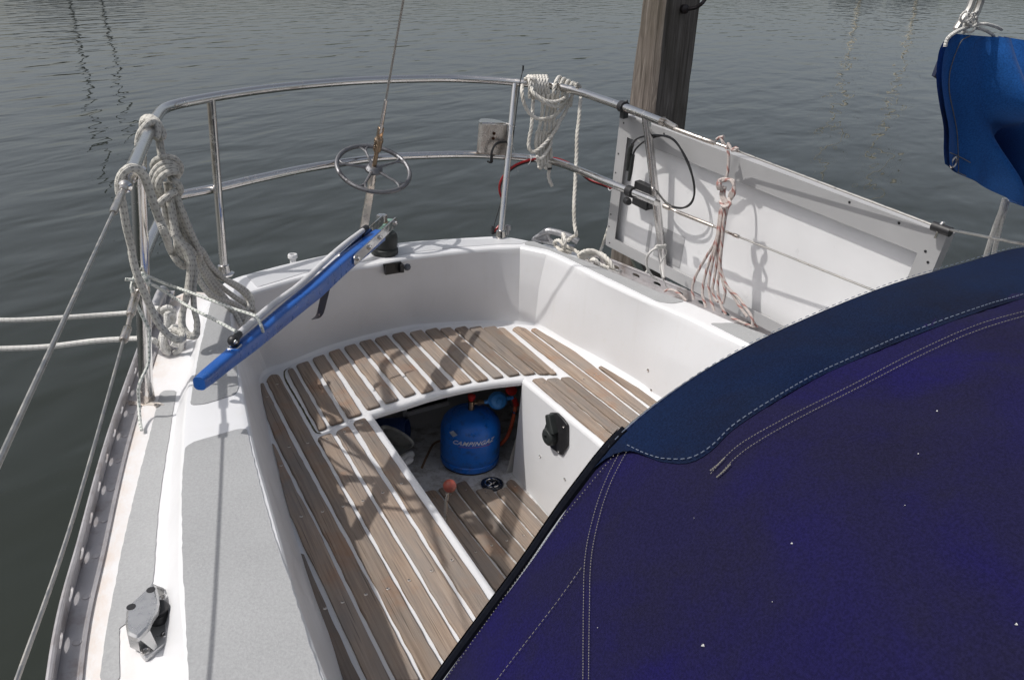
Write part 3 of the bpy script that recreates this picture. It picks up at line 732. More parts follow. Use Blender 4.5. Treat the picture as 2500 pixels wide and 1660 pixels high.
guard(screwbody([(pz(345, 672, 1.30), .004), (b0, .0045), (b0.lerp(b1, .2), .0085), (b2, .0045), (b3, .0078), (b4, .0078)]), [b0, b4, pz(180, 1260, 1.29), pz(38, 1668, 1.285), pz(-20, 1830, 1.28)])
# right upper wire: tight along the panel, then on forward
ra = pz(1620, 298, 1.58); rb = pz(1652, 314, 1.577)
rc = pz(*DD(1555, 297), 1.576); rd = pz(*DD(1620, 321), 1.563); re_ = pz(*DD(1650, 331), 1.556); rf = pz(*DD(1705, 350), 1.545)
rg = pz(*DD(2170, 526), 1.482); rh = pz(*DD(2361, 563), 1.52); ri = pz(*DD(2600, 606), 1.55)
m_ = screwbody([(ra, .0075), (rb, .0045), (rc, .0068), (rd, .0068), (re_, .0042), (rf, .0055)])
fk = MB()
for s_ in (-1, 1): fk.tube([ra + Vector((0, 0, s_ * .009)), rb + Vector((0, 0, s_ * .006))], .004, 8)
fk.tube([ra + Vector((0, 0, -.014)), ra + Vector((0, 0, .014))], .005, 10)
fk.build('rail_fork', STEELR, pul)
guard(m_, [rf.lerp(rg, i / 12) for i in range(13)] + [rg.lerp(rh, i / 4) for i in range(1, 5)] + [ri], .0030)
q0 = pz(*DD(1530, 474), 1.325); q1 = pz(*DD(1560, 488), 1.32); q2 = pz(*DD(1645, 522), 1.30); q3 = pz(*DD(1690, 541), 1.292)
q4 = pz(*DD(2010, 668), 1.232); q5 = pz(*DD(2250, 762), 1.19)
# ---- backstay with handwheel tensioner
bs = node('backstay', boat)
wc = py(912.5, 412, 2.52)
top = min([py(985, 0, 1.9 + .01 * k) for k in range(60)], key=lambda p: abs(abs((p - wc).normalized().dot((wc - CAM).normalized())) - .60)); ax = (top - wc).normalized()
low = py(*DD(838, 527), 2.56)
MB().tube([wc + ax * .22, top + ax * 8.5], .0036, 8).build('wire', WIRE, bs)
m = MB(); s0 = wc + ax * .012
m.tube([wc, wc + ax * .075], .0075, 12); m.build('spindle', BRONZE, bs)
m = MB(); m.lathe(wc + ax * .07, ax, [(.008, 0), (.0135, .006), (.0145, .02), (.0135, .035), (.0155, .04), (.015, .052), (.010, .058), (.0085, .066)], 14)
for s_ in (-1, 1): m.box(wc + ax * .145 + Vector((s_ * .007, 0, 0)), (1, 0, 0), ax.cross(Vector((1, 0, 0))), ax, .003, .014, .045)
m.build('barrel', BRONZE, bs)
MB().tube([wc + ax * .15, wc + ax * .27], .0068, 10, rr=[.0078, .0058]).build('terminal', STEEL, bs)
# wheel
m = MB(); Wx = ax.cross(Vector((0, 1, 0))).normalized(); Wy = ax.cross(Wx); RW = .123
ring = [wc + (Wx * math.cos(t) + Wy * math.sin(t)) * RW for t in [2 * PI * i / 64 for i in range(64)]]
m.tube(ring, .0078, 10, closed=True)
m.lathe(wc - ax * .010, ax, [(.018, 0), (.030, .004), (.030, .012), (.022, .018), (.018, .022)], 24)
for k in range(5):
    an = 2 * PI * k / 5 + .95; d = Wx * math.cos(an) + Wy * math.sin(an); e = ax.cross(d)
    m.tube([wc + d * .024, wc + d * .06, wc + d * .095], .005, 8, rr=[.0062, .0046, .0046])
    for s_ in (-1, 1): m.tube(cat([wc + d * .092, wc + d * .108 + e * s_ * .006, wc + d * (RW - .003) + e * s_ * .020], 6), .0042, 6)
m.build('handwheel', GALV, bs)
# strap plate below the wheel
m = MB(); a_, b_ = wc - ax * .012, low; d = (b_ - a_).normalized(); sx = Vector((1, .15, 0)).normalized(); nrm = d.cross(sx).normalized()
m.prism(rnd_poly([a_ - sx * .010, a_ + sx * .010, a_.lerp(b_, .38) + sx * .0135, b_ + d * .10 + sx * .0165, b_ + d * .10 - sx * .0165, a_.lerp(b_, .38) - sx * .0135], .003), nrm * .007, .0015)
m.build('chainplate_strap', STEELR, bs, 30)
m = MB(); m.lathe(a_ + d * .02, d, [(.010, -.02), (.013, -.012), (.011, 0), (.014, .012), (.012, .03)], 16); m.build('swivel', STEELR, bs)
# ---- rudder head and tiller
til = node('tiller', boat)
bc = pz(939, 620, 1.08)
m = MB(); m.lathe(bc, (0, 0, 1), [(.043, 0), (.046, .006), (.046, .020), (.041, .024), (.041, .028), (.044, .031), (.045, .056), (.043, .068), (.038, .076), (.02, .080)], 28)
m.build('rudder_gaiter', BLACKR, til)
hd = bc + Vector((0, 0, .10))
tw = [(pz(926, 561, 1.205), .018), (pz(847, 619, 1.212), .021), (pz(776, 681, 1.214), .022), (pz(722, 725, 1.214), .022), (pz(631, 801, 1.214), .020), (pz(560, 857, 1.214), .018), (pz(484, 921, 1.214), .014)]
cl = cat([p for p, _ in tw], 40); hh = [tw[0][1]]
def hgt(t):
    x = t * (len(tw) - 1); i = min(int(x), len(tw) - 2); return lerp(tw[i][1], tw[i + 1][1], x - i)
m = MB(); rws = []
for i, p in enumerate(cl):
    t_ = (cl[min(i + 1, 39)] - cl[max(i - 1, 0)]).normalized(); sd = Vector((t_.y, -t_.x, 0)).normalized(); u = i / 39
    hw = lerp(.0195, .0145, u) * (1 if u < .985 else .86); hz = hgt(u) ; ch = .005 + .004 * u
    ring = []
    for (a, b) in ((-1, 1), (1, 1), (1, -1), (-1, -1)):
        for k in range(4):
            an = {(-1, 1): PI, (1, 1): PI / 2, (1, -1): 0, (-1, -1): -PI / 2}[(a, b)] - k * (PI / 2) / 3
            ring.append(p + sd * (a * (hw - ch) + math.cos(an) * ch) + Vector((0, 0, 1)) * (b * (hz - ch) - hz + math.sin(an) * ch))
    rws.append(ring)
m.grid(rws, closed=True)
m.add(rws[0], [tuple(range(16))], smooth=False); m.add(rws[-1], [tuple(range(15, -1, -1))], smooth=False)
m.build('tiller_arm', BLUEP, til, 40)
# stainless cheek strap on the near side, with bolts
k32 = K(800, 320, 4.356)
sA = cl[0]; sB = cl[10]; tdir = (cl[0] - cl[8]).normalized(); sdn = Vector((tdir.y, -tdir.x, 0)).normalized()
if sdn.dot(Vector((0, -1, 0))) < 0: sdn = -sdn
def til_pt(x, y):
    r = ray(x, y); p0 = cl[5] + sdn * .0215; return CAM + r * ((p0 - CAM).dot(sdn) / r.dot(sdn))
for side, vis in ((1, True), (-1, False)):
    m = MB(); off_ = sdn * side * .0215
    e0 = til_pt(867, 634) + sdn * (side - 1) * .0215; e1 = til_pt(964, 542) + sdn * (side - 1) * .0215
    dd = (e1 - e0).normalized(); vv = Vector((0, 0, 1)) - dd * dd.z; vv.normalize()
    out = []
    for (c, s0_, s1_) in ((e0, PI / 2, 3 * PI / 2), (e1, -PI / 2, PI / 2)):
        for k in range(9):
            an = lerp(s0_, s1_, k / 8); out.append(c + dd * math.cos(an) * .0155 + vv * math.sin(an) * .0155)
    m.prism(out, sdn * side * .004, .0008)
    for t in (.03, .30, .56, .97):
        m.lathe(e0.lerp(e1, t) + sdn * side * .004, sdn * side, [(.0085, 0), (.0085, .002), (.0065, .002), (.006, .007), (.003, .008)], 6 if t > .9 else 14)
    m.build('cheek_strap', STEEL, til, 30)
m = MB(); hp = pz(933, 560, 1.20)
bt = py(*k32(578, 968), bc.y + .012); m.box(bt + tdir * .008 - Vector((0, 0, .022)), tdir, sdn, (0, 0, 1), .095, .040, .042); m.build('rudder_head', GREEN, til)
m = MB()
m.lathe(bt, (0, 0, 1), [(.021, 0), (.021, .002)], 24); m.build('washer', BRONZE, til)
m = MB(); m.lathe(bt + Vector((0, 0, .002)), (0, 0, 1), [(.018, 0), (.018, .021), (.015, .024), (.004, .025)], 6, False); m.build('head_bolt', STEEL, til, 20)
# tiller extension lying along the tiller
exA = pz(584, 815, 1.226); ex = cat([exA, pz(604, 797, 1.226), pz(667, 743, 1.226), pz(721, 704, 1.226), pz(761, 669, 1.226), pz(795, 637, 1.226), pz(837, 600, 1.226), pz(886, 563, 1.224)], 30)
exm = MB(); exm.tube(ex, .0078, 14); eo = exm.build('tiller_extension', GREYP, til)
m = MB(); m.tube(ex[17:21], .0081, 14); m.build('grip_band', WHITEP, eo)
m = MB(); m.tube([ex[-1], ex[-1] + (ex[-1] - ex[-2]).normalized() * .03], .0105, 14); m.tube([ex[-1] + Vector((0, 0, -.03)), ex[-1] + Vector((0, 0, .004))], .005, 8); m.build('end_clip', BLACK, eo)
m = MB(); jc = pz(570, 832, 1.226); m.ball(jc, .0125); m.tube([jc, exA], .008, 10); m.tube([jc, jc - Vector((0, 0, .03))], .007, 10); m.build('universal_joint', BLACK, eo)
m = MB(); m.tube(cat([jc + Vector((-.014, -.004, -.012)), jc + Vector((0, -.014, -.014)), jc + Vector((.014, -.004, -.010))], 8), .0028, 6); m.lathe(jc + Vector((0, 0, -.026)), (0, 0, 1), [(.013, 0), (.013, .004), (.006, .006)], 16); m.ball(jc + Vector((.002, -.012, .002)), .0042); m.build('joint_pin', STEEL, eo)
# dark steel arm hanging below the tiller
k56 = K(560, 560, 5.2275)
m = MB(); a0 = py(*k56(1255, 690), 2.12); a1 = py(*k56(1165, 1060), 2.08); a2 = py(*k56(1095, 1145), 2.05)
dA = (a1 - a0).normalized(); sA_ = Vector((1, .1, 0)).normalized()
pl = cat([a0 - dA * .03, a0, a0.lerp(a1, .5), a1, a1.lerp(a2, .5) + Vector((0, 0, -.004)), a2], 14)
L_, R__ = [], []
for i, p in enumerate(pl):
    ww = lerp(.0125, .0105, i / 13); L_.append(p - sA_ * ww); R__.append(p + sA_ * ww)
m.grid([L_, R__]); m.grid([[p + Vector((0, .004, 0)) for p in L_], [p + Vector((0, .004, 0)) for p in R__]])
m.grid([L_, [p + Vector((0, .004, 0)) for p in L_]]); m.grid([R__, [p + Vector((0, .004, 0)) for p in R__]])
m.lathe(a1 + Vector((-.003, -.003, -.006)), (0, -1, .4), [(.005, 0), (.005, .004), (.0035, .011)], 10)
m.build('autopilot_arm', m_metal('dark_steel', (.10, .09, .095), .35, .4), til, 40)
# ---- small fittings on the transom wall
bvd = BVHTree.FromPolygons([tuple(v) for v in deck_top.v], deck_top.f)
def wall_pt(x, y, l=.001):
    r = ray(x, y).normalized(); h = bvd.ray_cast(CAM, r); return h[0] - r * l
m = MB(); c_ = [wall_pt(*K(840, 540, 4.724)(*q)) for q in ((445, 492), (655, 462), (660, 585), (472, 615))]
nrm = Vector((0, -1, 0)); m.prism(rnd_poly(c_, .004), nrm * .008, .001)
m.box((c_[1] + c_[2]) / 2 + nrm * .014 - Vector((.004, 0, 0)), (1, 0, 0), (0, 1, 0), (0, 0, 1), .012, .018, .028)
m.box((c_[0] + c_[3]) / 2 + nrm * .012 + Vector((.002, 0, 0)), (1, 0, 0), (0, 1, 0), (0, 0, 1), .005, .012, .030)
for q in ((512, 503), (590, 490), (518, 580)): screw(m, wall_pt(*K(840, 540, 4.724)(*q), .009), .0035, (0, -1, 0))
m.build('compass_bracket', BLACK, boat, 30)
m = MB(); kc = wall_pt(994, 652); m.lathe(kc, (0, -1, .1), [(.0125, 0), (.0125, .004), (.0105, .008), (.006, .010)], 8); m.build('socket_cap', paint('grey_knob', (.10, .11, .13), .5, .4, 60), boat)
m = MB()   # vent pipe outboard of the transom
vc = pz(718, 628, 1.09) + Vector((0, .02, -.02)); m.lathe(vc, (0, 0, 1), [(.010, -.05), (.010, .008), (.0155, .012), (.0155, .022), (.0145, .024), (.0105, .024), (.0095, .012), (.001, .010)], 20); m.build('vent_pipe', WHITEP, boat)
m = MB(); m.lathe(pz(1243, 576, 1.08) + Vector((0, .012, 0)), (0, 0, 1), [(.006, 0), (.006, .018), (.011, .019), (.011, .036), (.005, .038)], 14); m.build('deck_stud', ALUW, boat)
# ---- manual bilge pump socket on the right riser
k38 = K(880, 880, 3.408)
rn = Vector((-1, -.03, .10)).normalized()
def riser_pt(x, y):
    # intersect the riser plane
    p0 = wr_a.lerp(wr_b, .3); p0 = Vector((p0.x, p0.y, ZS)); a = foot_a; n = (wr_b - wr_a).cross(foot_a - p0).normalized()
    r = ray(x, y); return CAM + r * ((p0 - CAM).dot(n) / r.dot(n))
n_r = (wr_b - wr_a).cross(foot_a - wr_a.lerp(wr_b, .3)).normalized()
if n_r.x > 0: n_r = -n_r
bvs = BVHTree.FromPolygons([tuple(v) for v in seat.v], seat.f)
def riser_pt(x, y):
    r = ray(x, y).normalized(); h = bvs.ray_cast(CAM, r); return h[0] - r * .001
bp = node('bilge_pump_socket', boat)
fpl = [riser_pt(*k38(*q)) for q in ((1590, 430), (1650, 430), (1700, 480), (1738, 530), (1738, 700), (1690, 785), (1600, 720), (1550, 640), (1545, 560))]
m = MB(); m.prism(rnd_poly([p + n_r * .002 for p in fpl], .006), n_r * .006, .0015); m.build('flange', BLACK, bp, 30)
pc = riser_pt(*k38(1612, 620)); m = MB(); m.lathe(pc, n_r, [(.028, .004), (.029, .016), (.027, .026), (.022, .030), (.0075, .0305), (.007, .018), (.001, .018)], 26); m.build('cap', BLACKR, bp)
m = MB(); d1 = riser_pt(*k38(1610, 435)); d2 = riser_pt(*k38(1640, 600)); sdv = (d2 - d1).cross(n_r).normalized()
m.prism(rnd_poly([d1 - sdv * .013 + n_r * .006, d1 + sdv * .010 + n_r * .006, d2 + sdv * .018 + n_r * .006, d2 - sdv * .018 + n_r * .006], .006), n_r * .022, .003); m.build('flap', BLACKR, bp, 30)
m = MB()
screws('flange_screw', [riser_pt(*k38(*q)) + n_r * .009 for q in ((1595, 455), (1710, 545), (1668, 750))], .004, STEEL, bp, n_r)
screws('riser_screw', [riser_pt(*k38(*q)) + n_r * .002 for q in ((1497, 795), (1968, 812), (1702, 985))], .0045, STEEL, boat, n_r)
m = MB()
bvd = BVHTree.FromPolygons([tuple(v) for v in deck_top.v], deck_top.f)
for q in ((1582, 904), (1590, 953)):
    r = ray(*q).normalized(); h = bvd.ray_cast(CAM, r); screws('wall_screw', [h[0] - r * .001], .005, STEEL, boat, (-1, 0, .1))
# ---- drain
m = MB(); dc = pz(1201.8, 1176, ZF + .012); m.lathe(Vector((dc.x, dc.y, ZF)), (0, 0, 1), [(.0385, 0), (.0385, .006), (.033, .009), (.0265, .008), (.022, .002), (.001, .0015)], 32)
do = m.build('floor_drain', paint('dark_drain_ring', (.012, .016, .026), .25, .2, 30), boat)
m = MB(); m.tube([Vector((dc.x, dc.y, ZF + .0085)) + Vector((math.cos(t), math.sin(t), 0)) * .024 for t in [2 * PI * i / 32 for i in range(32)]], .0022, 6, closed=True)
for a in range(4): m.tube([Vector((dc.x, dc.y, ZF + .006)), Vector((dc.x + math.cos(a * 1.57 + .3) * .018, dc.y + math.sin(a * 1.57 + .3) * .018, ZF + .004))], .002, 6)
m.build('drain_strainer', STEEL, do)
# ---- engine gear lever with worn ball
gl = node('gear_lever', boat)
kb = K(1050, 1150, 7.84); yb = pz(*kb(300, 1080), ZF + .02).y
lb = py(*kb(300, 1100), yb); lt = py(*kb(335, 400), yb + .0); lm = py(*kb(300, 700), yb)
m = MB(); m.tube(cat([lb - Vector((.004, 0, .14)), lb, lm, lt], 16), .0072, 12, rr=[lerp(.0085, .0052, i / 15) for i in range(16)]); m.build('shaft', STEELR, gl)
m = MB(); m.ball(py(*kb(375, 280), yb), .0205, .95, 24); m.build('ball_knob', KNOB, gl)
# ---- turning block on the left deck
kd = K(100, 1350, 5.0575)
blk = node('turning_block', boat); zb = 1.022
base = [pz(*kd(*q), zb) for q in ((1195, 1090), (1225, 1240), (1285, 1325), (1380, 1260), (1560, 1120), (1640, 960), (1655, 700), (1600, 520), (1560, 455), (1400, 400), (1250, 600))]
m = MB(); m.prism(rnd_poly([p - Vector((0, 0, .003)) for p in base], .008), (0, 0, .007), .0015); m.build('base_plate', ALUC, blk, 30)
zt = zb + .040
topp = [pz(*kd(*q), zt) for q in ((1385, 372), (1420, 392), (1447, 490), (1462, 610), (1440, 700), (1375, 790), (1325, 900), (1295, 930), (1190, 1040), (1060, 985), (1040, 860), (1055, 700), (1110, 625))]
m = MB(); tp = rnd_poly([p - Vector((0, 0, .010)) for p in topp], .006); m.prism(tp, (0, 0, .010), .003)
for q in ((1357, 452), (1113, 662)):
    c = pz(*kd(*q), zt); m.cur = 1; m.lathe(c + Vector((0, 0, .0001)), (0, 0, 1), [(.0065, 0), (.0065, .0004), (.001, .0005)], 16); m.cur = 0
m.build('cheek_plate', [ALUC, BLACK], blk, 30)
cs = sum(topp, Vector()) / len(topp)
def hull_(mb_, pts):
    import bmesh
    bm = bmesh.new()
    for p in pts: bm.verts.new(p)
    g = bmesh.ops.convex_hull(bm, input=bm.verts); bm.verts.index_update()
    vs = [v.co.copy() for v in bm.verts]; ix = {v: i for i, v in enumerate(bm.verts)}; fs = [tuple(ix[v] for v in f.verts) for f in bm.faces]; bm.free(); mb_.add(vs, fs, smooth=False)
m = MB()
wl_ = [kd(*q) for q in ((1385, 376), (1110, 628), (1057, 702), (1042, 860), (1062, 980), (1188, 1036), (1285, 925), (1300, 480))]
hull_(m, [pz(*q, zt - .009) for q in wl_] + [Vector((p.x, p.y, zb + .003)) for p in [pz(*q, zt - .009) for q in wl_]])
hull_(m, [pz(*kd(1188, 1036), zt - .004), pz(*kd(1322, 900), zt - .004), pz(*kd(1290, 925), zt - .004), pz(*kd(1210, 1085), zb + .004), pz(*kd(1395, 1200), zb + .004), pz(*kd(1440, 1150), zb + .004), pz(*kd(1350, 960), zt - .012)])
hull_(m, [pz(*kd(1385, 376), zt - .006), pz(*kd(1422, 394), zt - .006), pz(*kd(1400, 410), zb + .004), pz(*kd(1560, 458), zb + .004), pz(*kd(1540, 470), zb + .004)])
m.build('cheek_wall', ALUC, blk, 20)
m = MB(); shc = pz(*kd(1445, 740), zb + .016); shc.z = zb + .004; m.lathe(shc, (0, 0, 1), [(.015, 0), (.0165, .004), (.013, .013), (.0165, .022), (.015, .024)], 26); m.build('sheave', BLACK, blk)
m = MB()
screws('base_screw', [pz(*kd(*q), zb + .004) + Vector((0, 0, .0015)) for q in ((1522, 550), (1540, 1005), (1295, 1215))], .0068, STEEL, blk)
# ---- left mooring cleat base & bollard (under the knot)
m = MB(); kc3 = K(300, 600, 5.2275)
cA = pz(*kc3(640, 1330), 1.015); cB = pz(*kc3(770, 1310), 1.015)
m.prism(rnd_poly([pz(*kc3(*q), 1.012) for q in ((480, 1380), (600, 1395), (830, 1320), (840, 1270), (700, 1230), (540, 1290))], .01), (0, 0, .005))
m.tube([cA + Vector((-.006, .0, 0)), cA + Vector((-.006, .0, .045))], .014, 14); m.build('cleat', ALU, boat, 30)
screws('cleat_screw', [pz(*kc3(770, 1312), 1.018)], .007, STEELR, boat)
m = MB()
m.tube([pz(*kc3(700, 1180), 1.03), pz(*kc3(830, 1165), 1.03)], .006, 8); m.build('cleat_bolt', STEELR, boat)
# right cleat: long horn cleat beside the coaming
m = MB(); ca = pz(1412, 622, 1.055); cb = pz(1516, 665, 1.055); m.tube(cat([ca, ca.lerp(cb, .5) + Vector((0, 0, -.004)), cb], 12), .007, 10)
m.box(ca.lerp(cb, .5) - Vector((0, 0, .03)), (cb - ca), (0, 0, 1), (cb - ca).cross(Vector((0, 0, 1))), .05, .04, .02); m.build('cleat', STEEL, boat)
# ---- stern light box on the mid stanchion
lb_ = node('stern_light', boat)
kL = K(800, 0, 3.4846)
Yb = pz(*DD(1187, 195), 1.612).y
fa_ = [py(*kL(*q), Yb + .01) for q in ((1318, 1062), (1528, 1068), (1518, 1318), (1298, 1305))]
ctr_t = (fa_[0] + fa_[1]) / 2; ctr_b = (fa_[2] + fa_[3]) / 2; hx = (fa_[1] - fa_[0]) / 2; hxb = (fa_[2] - fa_[3]) / 2
back = Vector((0, 1, 0))
ringt, ringb = [], []
for i in range(25):
    a = PI * i / 24; sb_ = back * math.sin(a) ** .8 * .10 - Vector((math.sin(a) ** .8 * -.012, 0, 0)); ringt.append(ctr_t + hx * math.cos(a) + sb_); ringb.append(ctr_b + hxb * math.cos(a) + sb_)
m = MB(); m.grid([ringt, ringb]); m.grid([[fa_[0], fa_[1]], [fa_[3], fa_[2]]], smooth=False); m.add(ringb, [tuple(range(25))], smooth=False); m.build('housing', BOXM, lb_, 30)
m = MB(); lidr = [p + Vector((0, 0, .0)) for p in ringt]; c0 = sum(ringt, Vector()) / 25
lid = [c0 + (p - c0) * 1.05 for p in ringt]; m.prism(lid, (0, 0, .008), .004); m.build('lid', STEEL, lb_, 30)
m = MB()
for q in ((1415, 1137), (1408, 1180)): m.lathe(py(*kL(*q), Yb + .008), (0, -1, 0), [(.0058, 0), (.0058, .0012), (.001, .0014)], 14)
m.build('screw_holes', m_metal('rusty_hole', (.10, .05, .03), .7, .8), lb_)
m = MB()
for dz in (0, .012): m.tube(cat([py(*kL(1530 - dz * 200, 1200 + dz * 800), Yb - .004), py(*kL(1440, 1215 + dz * 900), Yb - .016), py(*kL(1395 + dz * 400, 1290), Yb - .016), py(*kL(1385 + dz * 1200, 1380), Yb - .01), py(*kL(1360 + dz * 300, 1375), Yb + .01)], 20), .0032, 7)
m.build('lamp_cable', BLACK, lb_)
# whip aerial tied to the mid stanchion
m = MB(); w0 = py(*kL(1662, 590), Yb - .02); w1_ = py(*kL(1632, 720), Yb - .018); w2_ = py(*kL(1540, 1500), Yb - .018); w3_ = pz(1200, 572, 1.085)
m.tube([w0, w1_], .0016, 6); m.tube([w1_, w2_, w3_], .0016, 6); m.tube([w0 + Vector((0, 0, .012)), w0 - Vector((0, 0, .006))], .0034, 8)
m.build('whip_aerial', BLACK, boat)
m = MB(); m.tube(cat([py(*kL(1500, 1045), Yb - .012), py(*kL(1580, 1080), Yb - .02), py(*kL(1600, 1080), Yb)], 8), .0012, 5); m.tube([py(*kL(1540, 1090), Yb - .02), py(*kL(1590, 1300), Yb - .03), py(*kL(1622, 1468), Yb - .03)], .0007, 5); m.build('cable_tie', GREYP, boat)
# ================================================================== sprayhood
hood = thing('sprayhood', 'faded navy blue canvas sprayhood with teal top band arched over the cockpit', 'sprayhood')
prof = [(.175, 1.06), (.262, 1.185), (.365, 1.313), (.43, 1.40), (.506, 1.476), (.649, 1.538), (.866, 1.582), (1.05, 1.598), (1.2, 1.606), (1.36, 1.58), (1.49, 1.45), (1.56, 1.25), (1.60, 1.06)]
prof = cat([Vector((a, 0, b)) for a, b in prof], 90)
def hood_row(y):
    g = {.6: 1.0}; yy = [.60, .45, .3, .1, -.1, -.35, -.7, -1.0]; gg = [1.0, 1.03, 1.05, 1.06, 1.04, .93, .55, .12]; wx = [1, 1.02, 1.04, 1.06, 1.08, 1.1, 1.12, 1.12]
    for i in range(len(yy) - 1):
        if yy[i] >= y >= yy[i + 1]:
            t = (yy[i] - y) / (yy[i] - yy[i + 1]); gv = lerp(gg[i], gg[i + 1], t); wv = lerp(wx[i], wx[i + 1], t)
    r = []
    for i, p in enumerate(prof):
        x = .88 + (p.x - .88) * wv; z = 1.06 + (p.z - 1.06) * gv
        s_ = .006 * math.sin(i * .21 + y * 9) + .003 * math.sin(i * .55 - y * 17) + .0022 * math.sin(i * 1.1 + y * 31) + .0016 * math.sin(i * .8 - y * 55)
        edge = min(1, (.6 - y) / .12)
        r.append(Vector((x, y, z + s_ * edge)))
    return r
ys = [.6 - .02 * i for i in range(81)]
hr = [hood_row(y) for y in ys]
hm = MB(); hm.grid(hr, uvs=lambda j, i: (i * .02, j * .02)); canv = hm.build('canvas', HOOD, hood, 0)
# underside so that the cloth has a thickness
MB().grid([[p - Vector((0, 0, .004)) for p in r] for r in hr]).build('lining', HOOD, hood, 0)
bvh = BVHTree.FromPolygons([tuple(v) for v in hm.v], hm.f)
def onhood(x, y, lift=.003):
    r = ray(x, y).normalized(); loc, nrm, _, _ = bvh.ray_cast(CAM, r)
    if loc is None: return None
    if nrm.dot(r) > 0: nrm = -nrm
    return loc + nrm * lift
def hood_curve(seq, n): 
    P = cat([Vector((x, y, 0)) for x, y in seq], n); return [q for q in (onhood(p.x, p.y) for p in P) if q]
m = MB(); edge = [Vector((p.x, .603, p.z)) for p in prof]
cut = [i for i, p in enumerate(prof) if p.x < .53]
eb = edge[:max(cut)]
m.grid([[p + Vector((-.004, .004, -.0)) for p in eb], [p + Vector((-.006, .010, -.018)) for p in eb], [p + Vector((-.004, .012, -.034)) for p in eb]])
m.tube([p + Vector((0, -.004, .001)) for p in eb], .006, 8); m.build('edge_binding', BIND, hood)
m = MB(); m.tube([p - Vector((0, .004, .016)) for p in edge], .0125, 12); m.build('hoop', STEEL, hood)
# teal band
topE = []
for p in prof[max(cut) - 4:]:
    if p.x > 1.5: break
    topE.append(Vector((p.x, .597, p.z + .003)))
botp = [(1534, 1090), (1580, 1115), (1620, 1129), (1684, 1131), (1738, 1101), (1800, 1043), (1960, 942), (2118, 868), (2330, 784), (2500, 728), (2700, 665)]
m = MB(); NB = 60; te = cat(topE, NB)
bp_ = cat([Vector((x, y, 0)) for x, y in botp], NB)
rowsb = [[], [], [], [], [], [], []]
good = []
for i in range(NB):
    b = onhood(bp_[i].x, bp_[i].y, .004)
    if b is None: break
    good.append((te[i], b))
for k in range(7):
    rr_ = []
    for a, b in good:
        q = a.lerp(b, k / 6); hit = bvh.find_nearest(q)
        nn_ = hit[1] if hit[1].z > 0 else -hit[1]
        rr_.append(hit[0] + nn_ * (.004 if k < 6 else .001) if k else a)
    rowsb[k] = rr_
m.grid(rowsb); m.grid([rowsb[0], [p + Vector((0, .006, -.014)) for p in rowsb[0]]])
band = m.build('top_band', BAND, hood, 0)
# stitching: short raised thread dashes on the canvas
def stitches(mb_, seq, n, duty=.6, r=.00038):
    P = hood_curve(seq, n * 3)
    for i in range(0, len(P) - 3, 3):
        a = P[i]; b = P[i].lerp(P[min(i + 3, len(P) - 1)], duty)
        mb_.tube([a, b], r, 5)
st = MB()
stitches(st, [DD(1450, 1010), DD(1400, 1110), DD(1370, 1200), DD(1353, 1290), DD(1350, 1400), DD(1349, 1568), DD(1349, 1620)], 95)
stitches(st, [DD(1463, 1015), DD(1412, 1115), DD(1383, 1205), DD(1367, 1295), DD(1364, 1400), DD(1362, 1568), DD(1362, 1620)], 95)
stitches(st, [DD(2400, 712), DD(2250, 755), DD(2100, 822), DD(1950, 900), DD(1800, 975), DD(1700, 1035), DD(1635, 1103)], 110)
stitches(st, [DD(2400, 722), DD(2250, 768), DD(2100, 836), DD(1950, 914), DD(1800, 992), DD(1710, 1050), DD(1653, 1108)], 110)
stitches(st, [DD(1345, 1310), DD(1280, 1400), DD(1150, 1568), DD(1100, 1640)], 34)
stitches(st, [DD(1436, 1032), DD(1330, 1160), DD(1230, 1290), DD(1040, 1556), DD(1000, 1620)], 80, .22, .0006)
for q in ([DD(1640, 1090), DD(1676, 1058)], [DD(1655, 1105), DD(1690, 1072)]): stitches(st, [q[0], ((q[0][0] + q[1][0]) / 2, (q[0][1] + q[1][1]) / 2 + 2), q[1]], 9, .8, .0007)
st.build('stitching', THREAD, hood)
st = MB()
P = [p.lerp(q, .12) + Vector((0, 0, .0035)) for p, q in zip(rowsb[0], rowsb[1])]; P = cat(P, 300)
for i in range(0, 297, 3): st.tube([P[i], P[i].lerp(P[i + 3], .5)], .0005, 5)
P = [a.lerp(b, .8) + Vector((0, -.001, .003)) for a, b in zip(rowsb[5], rowsb[6])]; P = cat(P, 300)
for i in range(0, 297, 3): st.tube([P[i], P[i].lerp(P[i + 3], .6)], .0005, 5)
st.build('band_stitching', paint('pale_blue_thread', (.16, .19, .25), .9, .2, 80), hood)
# lint and droppings on the canvas
LINT = paint('pale_lint', (.62, .62, .60), .9)
for q, s_ in (((1714, 1576), .0045), ((1932, 1328), .0028), ((2286, 1006), .0026), ((2240, 1110), .002), ((2478, 1526), .003), ((2208, 1236), .0014), ((1886, 1470), .0012), ((1460, 1532), .0014), ((1695, 1265), .001)):
    p = onhood(*q, .0012)
    if p: m = MB(); m.tube([p, p + Vector((s_ * .4, -s_ * .3, 0)), p + Vector((s_ * .55, s_ * .1, .0002))], s_ * .17, 6); m.build('lint_speck', LINT, hood)
